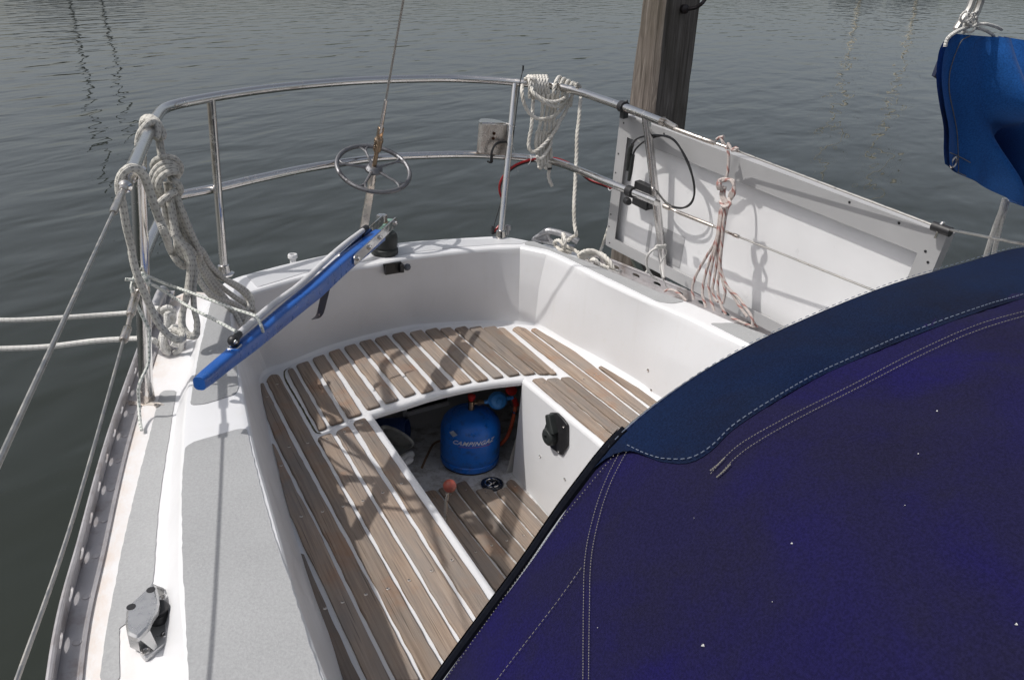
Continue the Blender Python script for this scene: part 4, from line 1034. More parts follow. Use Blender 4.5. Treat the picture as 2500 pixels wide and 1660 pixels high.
# ================================================================== solar panel
sp = thing('solar_panel', 'white backed solar panel in a grey frame hung outside the guard wires', 'solar panel')
TL = pz(1514, 270, 1.572) + Vector((.02, .0, -.004)); TR = pz(*DD(2197, 538), 1.470)
BLc = px(*DD(1405, 562), TL.x + .065)
dn = (BLc - TL); along = (TR - TL)
BRc = TR + dn * (.46 / dn.length)
BLc = TL + dn
nP = along.cross(dn).normalized()
if nP.x > 0: nP = -nP             # towards the boat
def pq(u, v, d=0): return TL.lerp(TR, u).lerp(BLc.lerp(BRc, u), v) + nP * d
m = MB(); quad(m, pq(0, 0, -.006), pq(1, 0, -.006), pq(1, 1, -.006), pq(0, 1, -.006)); m.build('backsheet', PANELW, sp)
m = MB(); quad(m, pq(0, 0, -.009), pq(1, 0, -.009), pq(1, 1, -.009), pq(0, 1, -.009)); m.build('cells', paint('dark_cells', (.01, .012, .03), .1), sp)
m = MB(); fw = .055; fv = .085; lipd_ = .019
def bar(u0, v0, u1, v1, u2, v2, u3, v3):   # frame: inward lip raised from the sheet plus outer wall
    A = [pq(u0, v0), pq(u1, v1), pq(u2, v2), pq(u3, v3)]
    up_ = [p + nP * lipd_ for p in A]
    m.add(A + up_, [(4, 5, 6, 7), (0, 1, 5, 4), (1, 2, 6, 5), (3, 2, 6, 7), (0, 3, 7, 4)], smooth=False)
fu = .042; 
def lipstrip(a, b, c, d):                   # face flange a-b outer edge, c-d inner edge
    top_ = [p + nP * lipd_ for p in (a, b, c, d)]; bot_ = [p + nP * (lipd_ - .002) for p in (a, b, c, d)]
    m.add(top_ + bot_, [(0, 1, 2, 3), (4, 7, 6, 5), (3, 2, 6, 7)], smooth=False)
    wall_o = [a - nP * .010, b - nP * .010, b + nP * lipd_, a + nP * lipd_]; m.add(wall_o, [(0, 1, 2, 3)], smooth=False)
ft_ = .145
lipstrip(pq(0, 0), pq(1, 0), pq(1 - fu, ft_), pq(fu, ft_))
lipstrip(pq(1, 0), pq(1, 1), pq(1 - fu, 1 - fv), pq(1 - fu, ft_))
lipstrip(pq(1, 1), pq(0, 1), pq(fu, 1 - fv), pq(1 - fu, 1 - fv))
lipstrip(pq(0, 1), pq(0, 0), pq(fu, ft_), pq(fu, 1 - fv))
m.build('frame', PFRAME, sp, 10)
m = MB()
for (u, v) in ((.02, .06), (.012, .28), (.010, .42), (.010, .74), (.008, .84), (.02, .965), (.10, .015), (.19, .03), (.90, .03), (.985, .17), (.972, .12), (.78, .02)): m.lathe(pq(u, v, lipd_), nP, [(.0036, 0), (.0036, .0006), (.001, .0007)], 8)
m.build('frame_holes', BLACK, sp)
m = MB(); quad(m, pq(.20, .68, -.0045), pq(.315, .68, -.0045), pq(.315, .92, -.0045), pq(.20, .92, -.0045)); quad(m, pq(.165, .70, -.0045), pq(.178, .70, -.0045), pq(.178, .92, -.0045), pq(.165, .92, -.0045)); m.build('rating_sticker', LABELG, sp)
# junction box and looped leads
m = MB(); jb = pq(.135, .50, .012); ua = along.normalized(); va = dn.normalized()
m.box(jb, ua, va, nP, .075, .085, .022); m.box(jb + ua * .045 + va * .02, ua, va, nP, .03, .02, .014); m.build('junction_box', BLACK, sp, 20)
kp = K(1480, 240, 5.2267)
def pp(q, d=.02):
    r = ray(*kp(*q)); p0 = TL + nP * d; return CAM + r * ((p0 - CAM).dot(nP) / r.dot(nP))
m = MB()
for (lst, dd_) in ((([330, 600], [380, 530], [470, 490], [600, 475], [720, 480], [850, 530], [960, 660], [1050, 830], [1100, 1000], [1125, 1180], [1100, 1320], [1020, 1390], [900, 1395], [780, 1350], [690, 1250], [640, 1180]), .05),
                   (([330, 740], [350, 680], [420, 600], [530, 530], [650, 495], [770, 495], [880, 570], [980, 740], [1050, 900], [1105, 1080], [1110, 1240], [1060, 1350], [960, 1410], [850, 1400], [740, 1330], [650, 1220]), .042)):
    m.tube(cat([pp((q[0] + (14 if dd_ < .045 else 0), q[1] - (8 if dd_ < .045 else 0)), dd_) for q in lst], 60), .0030, 8)
m.build('panel_leads', BLACK, sp)
m = MB(); m.tube([pp((335, 595), .045), pp((310, 640), .045), pp((280, 860), .045), pp((270, 920), .045)], .0075, 10, rr=[.006, .0085, .0085, .006]); m.tube([pp((345, 730), .04), pp((330, 780), .04), pp((315, 900), .04), pp((290, 1050), .04)], .0075, 10, rr=[.006, .008, .008, .006]); m.build('plug_connector', BLACKR, sp)
def pl_(x, y, d):
    r = ray(x, y); p0 = TL + nP * d; return CAM + r * ((p0 - CAM).dot(nP) / r.dot(nP))
q3 = pl_(*DD(1690, 541), .075); q4 = pl_(*DD(2010, 668), .05); q5 = pl_(*DD(2250, 762), .04); q2 = pl_(*DD(1645, 522), .078); q1 = pl_(*DD(1560, 488), .085); q0 = pl_(*DD(1530, 474), .088)
guard(screwbody([(q0, .008), (q0.lerp(q1, .5), .004), (q1, .006), (q2, .004), (q3, .0055), (q3.lerp(q4, .05), .005)], STEELR), [q3, q4, q5], .003)
# clamps on the rails
m = MB(); cA_ = pz(*DD(1437, 247), 1.592); dR = (UP[-1] - UP[-2]).normalized()
m.tube([cA_ - dR * .012, cA_ + dR * .012], .0185, 16); m.box(cA_ + Vector((.01, .005, -.018)), dR, (0, 0, 1), nP, .024, .035, .02)
m.lathe(cA_ + Vector((.018, .01, .01)), (.3, .2, 1), [(.005, 0), (.006, .004), (.003, .010)], 8)
m.build('rail_clamp', BLACK, sp)
m = MB(); cB_ = pz(*DD(1454, 442), 1.334); dR2 = (LO[-1] - LO[-3]).normalized()
m.tube([cB_ - dR2 * .014, cB_ + dR2 * .014], .0185, 16); m.lathe(cB_ + Vector((-.008, 0, -.032)), (-.3, -1, 0), [(.012, -.014), (.013, 0), (.010, .014)], 12); m.box(cB_ + Vector((.03, -.02, -.018)), ua, va, nP, .06, .012, .012)
m.build('rail_clamp', BLACK, sp)
m = MB(); cc_ = pz(*DD(2168, 527), 1.482); m.tube([cc_ - ua * .018, cc_ + ua * .025], .011, 12); m.cur = 1
m.tube(cat([cc_ + Vector((-.008, 0, -.022)), cc_ + Vector((-.004, 0, .004)), cc_ + Vector((.004, 0, .014)), cc_ + Vector((.010, 0, 0)), cc_ + Vector((.008, 0, -.012))], 14), .0035, 8); m.build('rail_clamp', [BLACK, STEEL], sp)
# ================================================================== wooden pile
pile = thing('wooden_pile', 'tall square weathered wooden mooring pile standing in the water behind the panel', 'mooring pile')
Yp = 3.0
pl0 = py(1400 * 1.05887, 600 * 1.05887, Yp); 
bl = py(*DD(1450, 235), Yp); tl_ = py(*DD(1480, 0), Yp); bm = py(*DD(1507, 255), Yp - .13); tm = py(*DD(1533, 0), Yp - .13); br = py(*DD(1583, 290), Yp - .02); tr_ = py(*DD(1617, 0), Yp - .02)
def ext(a, b, z): t = (z - a.z) / (b.z - a.z); return a.lerp(b, t)
prf = lambda z: [ext(bl, tl_, z), ext(bm, tm, z), ext(br, tr_, z)]
rings = []
for z in [-.6 + i * .08 for i in range(60)]:
    a, b, c = prf(z); c3 = a + c - b + Vector((0, .05, 0)); quad4 = [a, b, c, c3]; R4 = []
    for i in range(4):
        p, q = quad4[i], quad4[(i + 1) % 4]
        for k in range(6):
            t = (k + .35) / 6.7; v = p.lerp(q, t); R4.append(v + Vector((random.uniform(-.0025, .0025), random.uniform(-.0025, .0025), 0)))
    rings.append(R4)
m = MB(); m.grid(rings, closed=True); m.build('post', OAK, pile, 40)
m = MB(); hk = py(*DD(1583, 22), Yp - .10); m.tube(cat([hk, hk + Vector((.03, -.03, .01)), hk + Vector((.07, -.03, .04)), hk + Vector((.09, -.02, .09))], 12), .008, 8); m.lathe(hk + Vector((-.01, 0, 0)), (0, -1, 0), [(.02, -.01), (.02, .006), (.01, .012)], 12); m.build('iron_hook', m_metal('dark_iron', (.08, .07, .07), .6, .7), pile)
m = MB(); kz = K(1480, 500, 4.355); fA = py(*kz(270, 548), 2.55); fB = py(*kz(355, 600), 2.52); fC = py(*kz(400, 705), 2.45)
m.prism([py(*kz(*q), 2.5) for q in ((268, 548), (355, 600), (402, 705), (330, 690))], (0, .02, 0)); m.build('mooring_bracket', paint('pale_green_bracket', (.30, .32, .27), .6, .3, 20), pile)
# ================================================================== gas bottle
gb = thing('gas_bottle', 'blue steel camping gas bottle with white lettering under the aft seat', 'gas bottle')
gc = pz(1147, 1122, ZF); gc.z = ZF
Rg = .1035
hg = .232
m = MB(); m.cur = 1; m.lathe(gc, (0, 0, 1), [(Rg * .93, 0), (Rg * .96, .002), (Rg * .96, .010)], 48); m.cur = 0
m.lathe(gc, (0, 0, 1), [(Rg * .97, .008), (Rg, .012), (Rg, .030), (Rg * .975, .033), (Rg * .975, .036), (Rg * 1.005, .040), (Rg * 1.01, .06), (Rg * 1.01, .150), (Rg * .99, .166), (Rg * .93, .184), (Rg * .82, .200), (Rg * .66, .212), (Rg * .62, .2135), (Rg * .60, .212), (Rg * .4, .222), (Rg * .2, .226), (.012, .227)], 56)
m.build('body', [BLUEG, BLACK], gb, 40)
m = MB(); m.tube([gc + Vector((0, 0, .223)), gc + Vector((0, 0, .262))], .0115, 12); m.tube([gc + Vector((0, 0, .25)), gc + Vector((.05, -.012, .253))], .0065, 10); m.lathe(gc + Vector((.028, -.006, .252)), (1, -.2, 0), [(.011, -.008), (.012, 0), (.011, .010)], 6, False); m.build('valve', BRONZE, gb, 30)
m = MB(); m.lathe(gc + Vector((0, 0, .262)), (0, 0, 1), [(.006, 0), (.013, .012), (.014, .024), (.008, .028)], 8); m.build('valve_knob', RED, gb)
rc_ = gc + Vector((.085, -.035, .262)); ra_ = Vector((-.25, -1, .45)).normalized()
m = MB(); m.lathe(rc_, ra_, [(.024, -.022), (.033, -.014), (.034, -.004), (.026, .010), (.012, .016), (.010, .020), (.002, .020)], 28); m.tube([gc + Vector((.045, -.012, .253)), rc_], .0075, 10); m.tube([rc_, rc_ + Vector((.055, -.005, .004))], .007, 10); m.build('regulator', BLUER, gb)
m = MB(); hs = rc_ + Vector((.055, -.005, .004)); m.tube(cat([hs, hs + Vector((.012, 0, -.02)), hs + Vector((.006, -.004, -.07)), hs + Vector((-.006, -.002, -.14)), hs + Vector((-.03, .0, -.19)), hs + Vector((-.06, .03, -.235))], 30), .0068, 10); m.build('gas_hose', ORANGE, gb)
m = MB(); m.lathe(hs + Vector((-.006, .01, .02)), (0, -.6, 1), [(.010, 0), (.021, .008), (.020, .018), (.012, .022)], 10); m.tube([hs + Vector((.010, -.01, -.03)), hs + Vector((.0, -.012, -.005))], .009, 8); m.build('shutoff_tap', RED, gb)
m = MB(); m.tube([hs + Vector((.006, -.01, -.055)), hs + Vector((.006, -.01, -.062))], .010, 10); m.build('hose_clip', STEEL, gb)
# lettering wrapped on the body
fd_ = bpy.data.curves.new('lettering', 'FONT'); fd_.body = 'CAMPINGAZ'; fd_.size = .0240; fd_.shear = .45; fd_.offset = .0005; fd_.align_x = 'CENTER'; fd_.extrude = .0003; fd_.space_character = 1.12
fo = bpy.data.objects.new('tmp_text', fd_); col.objects.link(fo); dg = bpy.context.evaluated_depsgraph_get(); fm = bpy.data.meshes.new_from_object(fo.evaluated_get(dg)); bpy.data.objects.remove(fo)
toc = Vector((-gc.x, -gc.y, 0)).normalized(); a0_ = math.atan2(toc.y, toc.x) + .10
for v in fm.vertices:
    x, y, z = v.co; an = a0_ + x / (Rg * 1.01); rr_ = Rg * 1.01 + .0006 + z
    v.co = (gc.x + math.cos(an) * rr_, gc.y + math.sin(an) * rr_, gc.z + .136 + y + x * .02)
fm.materials.append(paint('white_ink', (.62, .64, .70), .5)); lo_ = bpy.data.objects.new('lettering', fm); col.objects.link(lo_); lo_.parent = gb
m = MB()
def wrap(x, z, d=.0008): an = a0_ + x / (Rg * 1.01); rr_ = Rg * 1.01 + d; return Vector((gc.x + math.cos(an) * rr_, gc.y + math.sin(an) * rr_, gc.z + z))
m.grid([[wrap(-.05 + i * .006,   .1300 + (-.05 + i * .006) * .02) for i in range(20)], [wrap(-.05 + i * .006, .1285 + (-.05 + i * .006) * .02) for i in range(20)]]); m.build('red_stripe', RED, gb)
m = MB(); m.grid([[wrap(-.088 + (i + j) * .0056, .176 + (j - i) * .0046, .0012) for i in range(4)] for j in range(4)]); m.build('paper_label', paint('worn_label', (.42, .48, .56), .6, .3, 60), gb)
for ch in gb.children:
    ch.scale.z = .905; ch.location.z = ZF * (1 - .905)
# ---- bits stored beside the bottle
t1 = thing('storage_tub', 'clear plastic tub tipped on its side in the dark locker', 'tub')
kk = K(920, 950, 6.27)
def loc_(q, z): return pz(*kk(*q), z)
ta = loc_((120, 620), .50); tb = loc_((520, 800), .48); tc_ = loc_((420, 900), .425); td = loc_((300, 960), .42)
ring_o = [loc_((75, 640), .52), loc_((130, 575), .53), loc_((320, 640), .52), loc_((500, 760), .50), loc_((545, 840), .47), loc_((470, 900), .44), loc_((330, 990), .42), loc_((270, 930), .43)]
m = MB(); rp = cat(ring_o, 60, True); m.tube(rp, .006, 8, closed=True); bb = [p * .86 + (sum(rp, Vector()) / 60) * .14 + Vector((-.05, .06, -.015)) for p in rp]; m.grid([rp, bb], closed=True); m.add(bb, [tuple(range(60))], smooth=False); m.build('body', paint('milky_plastic', (.34, .34, .33), .3, .15, 14), t1)
t2 = MB(); c0_ = loc_((560, 700), .46); t2.lathe(c0_ + Vector((-.05, .06, 0)), (.7, -.5, .15), [(.04, -.09), (.045, -.06), (.045, .04), (.040, .05), (.034, .05), (.030, .03)], 24); tag(t2.build('blue_flask', paint('dark_blue_plastic', (.01, .04, .16), .35), None), 'dark blue plastic flask lying behind the clear tub', 'flask')
t3 = MB(); b0_ = loc_((380, 1150), .425); b1_ = loc_((545, 1060), .43); t3.tube(cat([b0_ + Vector((-.03, -.03, 0)), b0_, b1_], 12), .012, 10, rr=[.010] * 6 + [.012, .013, .014, .014, .012, .008]); t3.tube(cat([loc_((300, 1130), .43), loc_((430, 1040), .435), loc_((530, 990), .43)], 10), .014, 10); tag(t3.build('scrubbing_brush', WHITEP, None), 'white brush handle on the sole beside the gas bottle', 'brush')
t4 = MB(); t4.tube(cat([loc_((690, 1200), .404), loc_((760, 1040), .404), (loc_((860, 850), .404)), loc_((960, 790), .404), loc_((1010, 800), .404)], 24), .0042, 7); tag(t4.build('loose_cord', paint('rusty_cord', (.22, .14, .09), .9, .3, 40), None), 'short rusty brown cord on the sole left of the gas bottle', 'cord')
# ================================================================== ropes
def rope(m, pts, r, n=None):
    L = plen(pts); P = cat(pts, n or max(12, int(L / .008))); m.tube(P, r, 12); return m
kA = K(250, 280, 4.613); kB = K(300, 600, 5.2275)
def A_(q, Y): return py(*kA(*q), Y)
def B_2(q, Y): return py(*kB(*q), Y)
rw = pz(*DD(345, 300), 1.585); Yr = rw.y
rr0 = .0074
c1 = thing('rope_coil', 'grey white braided rope coil knotted on the left end of the stern rail', 'rope coil')
m = MB()
# turns round the tube
dU = (UP[3] - UP[1]).normalized(); sU = dU.cross(Vector((0, 0, 1))).normalized(); uU = sU.cross(dU)
for k, offz in enumerate((-.012, .002, .015)):
    c_ = rw + dU * offz
    m.tube([c_ + (sU * math.cos(t) + uU * math.sin(t)) * (.0195 + .001 * k) + dU * (t / 60) for t in [-.9 + 5.2 * i / 26 for i in range(27)]], rr0, 12)
rope(m, [A_((400, 350), Yr - .03), A_((405, 270), Yr - .03), A_((440, 180), Yr - .035), A_((520, 95), Yr - .02), A_((600, 90), Yr), A_((660, 150), Yr), A_((690, 240), Yr - .01), A_((650, 260), Yr - .02)], rr0)
rope(m, [A_((625, 240), Yr), A_((640, 360), Yr - .01), A_((660, 480), Yr - .02), A_((690, 560), Yr - .03)], rr0 * .9)
rope(m, [A_((650, 250), Yr + .01), A_((665, 370), Yr), A_((690, 490), Yr - .01)], rr0 * .9)
# knot
Yk = Yr - .05
rope(m, [A_((640, 600), Yk + .05), A_((575, 600), Yk + .02), A_((590, 530), Yk), A_((680, 485), Yk - .01), A_((790, 490), Yk - .01), A_((870, 560), Yk), A_((875, 640), Yk + .01), A_((820, 720), Yk + .03), A_((760, 740), Yk + .05)], rr0 * 1.05)
rope(m, [A_((860, 640), Yk + .05), A_((820, 580), Yk - .01), A_((730, 545), Yk - .02), A_((640, 580), Yk - .02), A_((575, 660), Yk - .02), A_((560, 750), Yk - .015), A_((600, 840), Yk), A_((650, 930), Yk + .02)], rr0 * 1.1)
rope(m, [A_((840, 680), Yk + .04), A_((815, 610), Yk - .02), A_((740, 600), Yk - .03), A_((660, 635), Yk - .03), A_((605, 710), Yk - .025), A_((590, 800), Yk - .02), A_((640, 900), Yk), A_((690, 980), Yk + .02)], rr0 * 1.1)
rope(m, [A_((850, 690), Yk + .02), A_((825, 645), Yk - .03), A_((740, 655), Yk - .04), A_((670, 700), Yk - .04), A_((630, 780), Yk - .035), A_((660, 880), Yk - .02), A_((700, 960), Yk)], rr0 * 1.05)
rope(m, [A_((750, 690), Yk), A_((800, 730), Yk - .03), A_((860, 790), Yk - .03), A_((880, 860), Yk - .02), A_((850, 900), Yk + .01)], rr0 * 1.05)
rope(m, [A_((850, 850), Yk), A_((790, 880), Yk - .04), A_((720, 930), Yk - .045), A_((650, 990), Yk - .045), A_((640, 1010), Yk - .02)], rr0 * 1.1)
# hanging fall: strands fanning out and laid over the coaming corner
ends = [((1180, 560), 2.14), ((1330, 650), 2.16), ((1500, 720), 2.18)]
def fall(x0, x1, xe, ye, wob, Y0=Yk, Ye=2.25, loopback=None):
    pts = [A_((x0, 900), Y0), A_((x0 + (x1 - x0) * .45, 1180), Y0), A_((x1, 1420), Y0 + .01)]
    pts += [B_2((xe[0], 40), Y0 + .03), B_2((xe[1], 330), Y0 + .08), B_2((xe[2], 620), Y0 + .15)]
    pts += [B_2(e, Yy) for e, Yy in ye]
    return pts
r2 = rr0 * .98
rope(m, [A_((720, 760), Yk), A_((760, 1000), Yk), A_((840, 1250), Yk), A_((950, 1480), Yk + .02), B_2((960, 20), Yk + .05), B_2((1040, 200), Yk + .08), B_2((1200, 380), Yk + .13), B_2((1420, 480), Yk + .18), B_2((1580, 580), Yk + .20), B_2((1650, 700), Yk + .18), B_2((1640, 830), Yk + .16)], r2)
rope(m, [A_((760, 780), Yk), A_((820, 1000), Yk - .01), A_((900, 1250), Yk), A_((1010, 1480), Yk), B_2((1010, 60), Yk + .04), B_2((1120, 250), Yk + .08), B_2((1300, 430), Yk + .13), B_2((1490, 560), Yk + .17), B_2((1600, 680), Yk + .19), B_2((1610, 760), Yk + .17), B_2((1560, 860), Yk + .15)], r2)
rope(m, [A_((800, 900), Yk - .01), A_((870, 1050), Yk - .02), A_((960, 1280), Yk - .01), A_((1080, 1520), Yk), B_2((980, 140), Yk + .05), B_2((1090, 330), Yk + .09), B_2((1230, 500), Yk + .13), B_2((1420, 650), Yk + .16), B_2((1600, 770), Yk + .18), B_2((1700, 850), Yk + .16), B_2((1720, 900), Yk + .12)], r2)
rope(m, [A_((830, 900), Yk - .02), A_((900, 1080), Yk - .03), A_((1000, 1330), Yk - .02), A_((1100, 1560), Yk), B_2((960, 210), Yk + .04), B_2((1040, 380), Yk + .07), B_2((1160, 560), Yk + .11), B_2((1330, 700), Yk + .14), B_2((1480, 830), Yk + .15), B_2((1560, 930), Yk + .13), B_2((1600, 1000), Yk + .10)], r2)
rope(m, [A_((780, 920), Yk - .02), A_((800, 1120), Yk - .03), A_((830, 1330), Yk - .03), A_((860, 1540), Yk - .02), B_2((930, 300), Yk + .02), B_2((980, 450), Yk + .05), B_2((1120, 640), Yk + .08), B_2((1290, 740), Yk + .11), B_2((1420, 850), Yk + .12), B_2((1480, 950), Yk + .11), B_2((1520, 1040), Yk + .08)], r2)
rope(m, [B_2((940, 250), Yk + .05), B_2((1020, 300), Yk + .07), B_2((1130, 450), Yk + .10), B_2((1250, 600), Yk + .12), B_2((1390, 760), Yk + .14), B_2((1500, 880), Yk + .14), B_2((1540, 960), Yk + .12)], r2)
rope(m, [B_2((950, 400), Yk + .04), B_2((1060, 560), Yk + .06), B_2((1200, 670), Yk + .09), B_2((1370, 720), Yk + .13), B_2((1500, 800), Yk + .15), B_2((1600, 910), Yk + .13), B_2((1560, 1010), Yk + .09)], r2)
rope(m, [A_((700, 960), Yk + .01), A_((710, 1150), Yk), A_((760, 1300), Yk - .01), A_((850, 1400), Yk - .02), A_((960, 1480), Yk - .02), A_((1050, 1568), Yk)], r2)
# straight fall down to the deck and back up
rope(m, [A_((750, 960), Yk - .03), A_((790, 1200), Yk - .04), A_((830, 1400), Yk - .05), B_2((790, 60), Yk - .05), B_2((850, 260), Yk - .05), B_2((830, 500), Yk - .05), B_2((800, 700), Yk - .06), B_2((765, 880), Yk - .08), B_2((770, 1030), Yk - .10), B_2((850, 1140), Yk - .12), B_2((930, 1110), Yk - .12), B_2((950, 990), Yk - .10), B_2((910, 800), Yk - .07), B_2((900, 560), Yk - .05), B_2((920, 320), Yk - .03), B_2((880, 130), Yk - .02), B_2((800, 20), Yk - .02), A_((830, 1300), Yk - .02)], r2)
rope(m, [A_((800, 1350), Yk - .05), B_2((830, 90), Yk - .06), B_2((870, 250), Yk - .06), B_2((850, 480), Yk - .06), B_2((820, 660), Yk - .07), B_2((745, 900), Yk - .09), B_2((760, 1070), Yk - .11), B_2((860, 1165), Yk - .13), B_2((945, 1140), Yk - .12), B_2((940, 1000), Yk - .10)], r2 * .95)
# loop off the rail end, down past the stanchion
Ye_ = UP[0].y - .01
rope(m, [A_((200, 900), Ye_ - .03), A_((190, 780), Ye_ - .03), A_((220, 680), Ye_ - .03), A_((290, 610), Ye_ - .03), A_((370, 605), Ye_ - .02), A_((450, 660), Ye_ - .01), A_((510, 800), Ye_), A_((570, 980), Ye_), A_((640, 1180), Ye_ + .01), A_((720, 1380), Ye_ + .03), B_2((600, 40), Yk - .03), B_2((680, 180), Yk - .02), B_2((770, 265), Yk - .01), B_2((850, 240), Yk)], r2 * 1.12)
rope(m, [A_((200, 860), Ye_ - .03), A_((235, 1050), Ye_ - .02), A_((275, 1280), Ye_ - .01), A_((330, 1500), Ye_), B_2((110, 60), Ye_), B_2((150, 260), Ye_), B_2((210, 450), Ye_), B_2((280, 620), Ye_ + .01), B_2((360, 800), Ye_ + .02), B_2((450, 980), Ye_ + .02), B_2((560, 1120), Ye_ + .02), B_2((680, 1200), Ye_ + .01), B_2((760, 1190), Ye_ + .01), B_2((750, 1120), Ye_ + .03), B_2((640, 1070), Ye_ + .05)], r2)
rope(m, [A_((470, 470), Yr - .02), A_((470, 620), Yr - .03), A_((478, 780), Yr - .04), A_((470, 930), Yr - .05)], r2 * .8)
m.build('braided_rope', ROPEB, c1)
# ---- mooring lines to the left on the cleat
mo = thing('mooring_line', 'white mooring line leading left over the water from the knotted deck cleat', 'mooring line')
m = MB(); Yc = cA.y
rope(m, [pz(*DD(-60, 738), 1.02), pz(*DD(40, 738), 1.02), pz(*DD(150, 732), 1.02), pz(*DD(300, 721), 1.03), B_2((420, 800), Yc + .02), B_2((500, 850), Yc + .02), B_2((560, 900), Yc)], rr0 * .95)
rope(m, [pz(*DD(-60, 806), 1.0), pz(*DD(100, 800), 1.0), pz(*DD(220, 786), 1.01), pz(*DD(310, 781), 1.02), B_2((370, 1200), Yc - .02), B_2((440, 1240), Yc - .02), B_2((500, 1290), Yc - .02), B_2((560, 1330), Yc - .03)], rr0)
for dx, dy, sc2, yy in ((0, 0, 1, .0), (30, 60, 1.02, -.015), (-15, 25, .9, .012)):
    rope(m, [B_2((560 + dx, 1270 + dy), Yc + yy), B_2((500 + dx, 1180 + dy), Yc + yy), B_2((530 + dx, 1060 + dy), Yc + .01 + yy), B_2((590 + dx, 950 + dy), Yc + .02 + yy), B_2((620 + dx, 860 + dy), Yc + .02 + yy), B_2((580 + dx, 800 + dy), Yc + yy), B_2((520 + dx, 830 + dy), Yc - .01 + yy)], rr0 * sc2)
rope(m, [B_2((520, 860), Yc + .03), B_2((510, 820), Yc), B_2((560, 785), Yc - .01), B_2((630, 810), Yc - .01), B_2((650, 870), Yc + .01), B_2((600, 930), Yc + .02)], rr0)
rope(m, [B_2((560, 870), Yc - .02), B_2((565, 980), Yc - .03), B_2((580, 1080), Yc - .03), B_2((640, 1040), Yc - .04), B_2((700, 1040), Yc - .03), B_2((740, 1090), Yc - .02)], rr0 * 1.05)
rope(m, [B_2((600, 1110), Yc - .04), B_2((680, 1090), Yc - .05), B_2((760, 1150), Yc - .05), B_2((770, 1210), Yc - .04), B_2((700, 1270), Yc - .04), B_2((620, 1240), Yc - .04)], rr0 * 1.05)
rope(m, [B_2((620, 1130), Yc - .05), B_2((700, 1150), Yc - .06), B_2((740, 1240), Yc - .05), B_2((730, 1330), Yc - .04), B_2((660, 1370), Yc - .03)], rr0)
rope(m, [B_2((520, 1150), Yc - .03), B_2((505, 1250), Yc - .035), B_2((530, 1340), Yc - .035), B_2((590, 1370), Yc - .03)], rr0)
m.build('white_braid', ROPEM, mo)
# ---- thin lashing from the stanchion to the tiller
la = thing('tiller_lashing', 'thin white and green flecked line tying the blue tiller to the left stanchion', 'line')
m = MB(); Ys = sf.y; rt = .0036; kn = py(*kB(255, 430), lerp(sf.y, stp.y, .5) - .01); Yn = kn.y
tp_ = lambda q: pz(*kB(*q), 1.24)
rope(m, [py(*kB(30, 430), Yn - .02), py(*kB(150, 440), Yn - .02), py(*kB(270, 450), Yn - .02), py(*kB(330, 470), Yn - .02)], rt)
for s_ in range(3):
    rope(m, [py(*kB(140, 440 + s_ * 30), Yn + .015), py(*kB(160, 380 + s_ * 22), Yn - .012), py(*kB(240, 345 + s_ * 24), Yn - .03), py(*kB(310, 390 + s_ * 22), Yn - .02), py(*kB(325, 440 + s_ * 18), Yn), py(*kB(250, 430 + s_ * 20), Yn + .02)], rt)
rope(m, [py(*kB(250, 350), Yn - .03), py(*kB(300, 430), Yn - .035), py(*kB(340, 500), Yn - .03)], rt * 1.3)
rope(m, [py(*kB(300, 390), Yn - .02), py(*kB(340, 400), Yn - .02), tp_((560, 490)), tp_((980, 640)), tp_((1400, 800)), tp_((1660, 885)), pz(*kB(1720, 930), 1.245), pz(*kB(1765, 1020), 1.235), pz(*kB(1790, 1120), 1.20), pz(*kB(1780, 1190), 1.165)], rt)
rope(m, [py(*kB(330, 470), Yn - .02), py(*kB(370, 490), Yn - .02), tp_((560, 600)), tp_((860, 790)), tp_((1200, 960)), tp_((1440, 1095))], rt)
rope(m, [py(*kB(150, 400), Yn), py(*kB(110, 520), Yn - .01), py(*kB(150, 680), Yn - .01), py(*kB(240, 880), Yn - .01), py(*kB(310, 1020), Yn - .01), py(*kB(340, 1100), Yn - .01), py(*kB(335, 1250), Yn - .01), py(*kB(325, 1500), Yn - .01), pz(340, 940, 1.10), pz(339, 985, 1.05), pz(342, 1030, 1.025), pz(346, 1050, 1.02)], rt)
m.build('thin_line', ROPET, la)
# ---- laid rope coil on the aft rail
c2 = thing('rope_coil', 'white three strand rope hung in loops over the stern rail beside the lamp box', 'rope coil')
kC = K(1240, 160, 8.71); kE = K(1230, 300, 4.9); Yq = UP[14].y; rl = .0068
def C_(q, Y): return py(*kC(*q), Y)
def E_(q, Y): return py(*kE(*q), Y)
m = MB()
Yf = Yq - .05
for k in range(7):    # turns over the rail, left group
    x = 480 + k * 62; m.laid([C_((x - 20 + k * 12, 700), Yf + .01), C_((x - 10, 480), Yf + .005), C_((x - 20, 330), Yf + .01), C_((x - 30, 250), Yf + .04), C_((x - 40, 240), Yf + .08), C_((x - 20, 330), Yf + .11)], rl)
for k in range(5):    # right group slanting
    x = 1060 + k * 95; y = 250 + k * 42
    m.laid([C_((x - 110, y + 460), Yf), C_((x - 90, y + 300), Yf - .005), C_((x - 50, y + 130), Yf), C_((x + 20, y + 10), Yf + .03), C_((x + 60, y + 20), Yf + .07), C_((x + 50, y + 120), Yf + .10)], rl)
m.laid([C_((360, 300), Yf + .05), C_((450, 245), Yf + .02), C_((540, 280), Yf), C_((600, 350), Yf)], rl)
m.laid([C_((310, 430), Yf + .04), C_((300, 560), Yf), C_((330, 760), Yf - .01), C_((400, 930), Yf - .01), C_((500, 1060), Yf - .015), C_((650, 1140), Yf - .02), C_((800, 1140), Yf - .025), C_((960, 1090), Yf - .02), C_((1080, 1000), Yf - .01), C_((1200, 850), Yf)], rl)
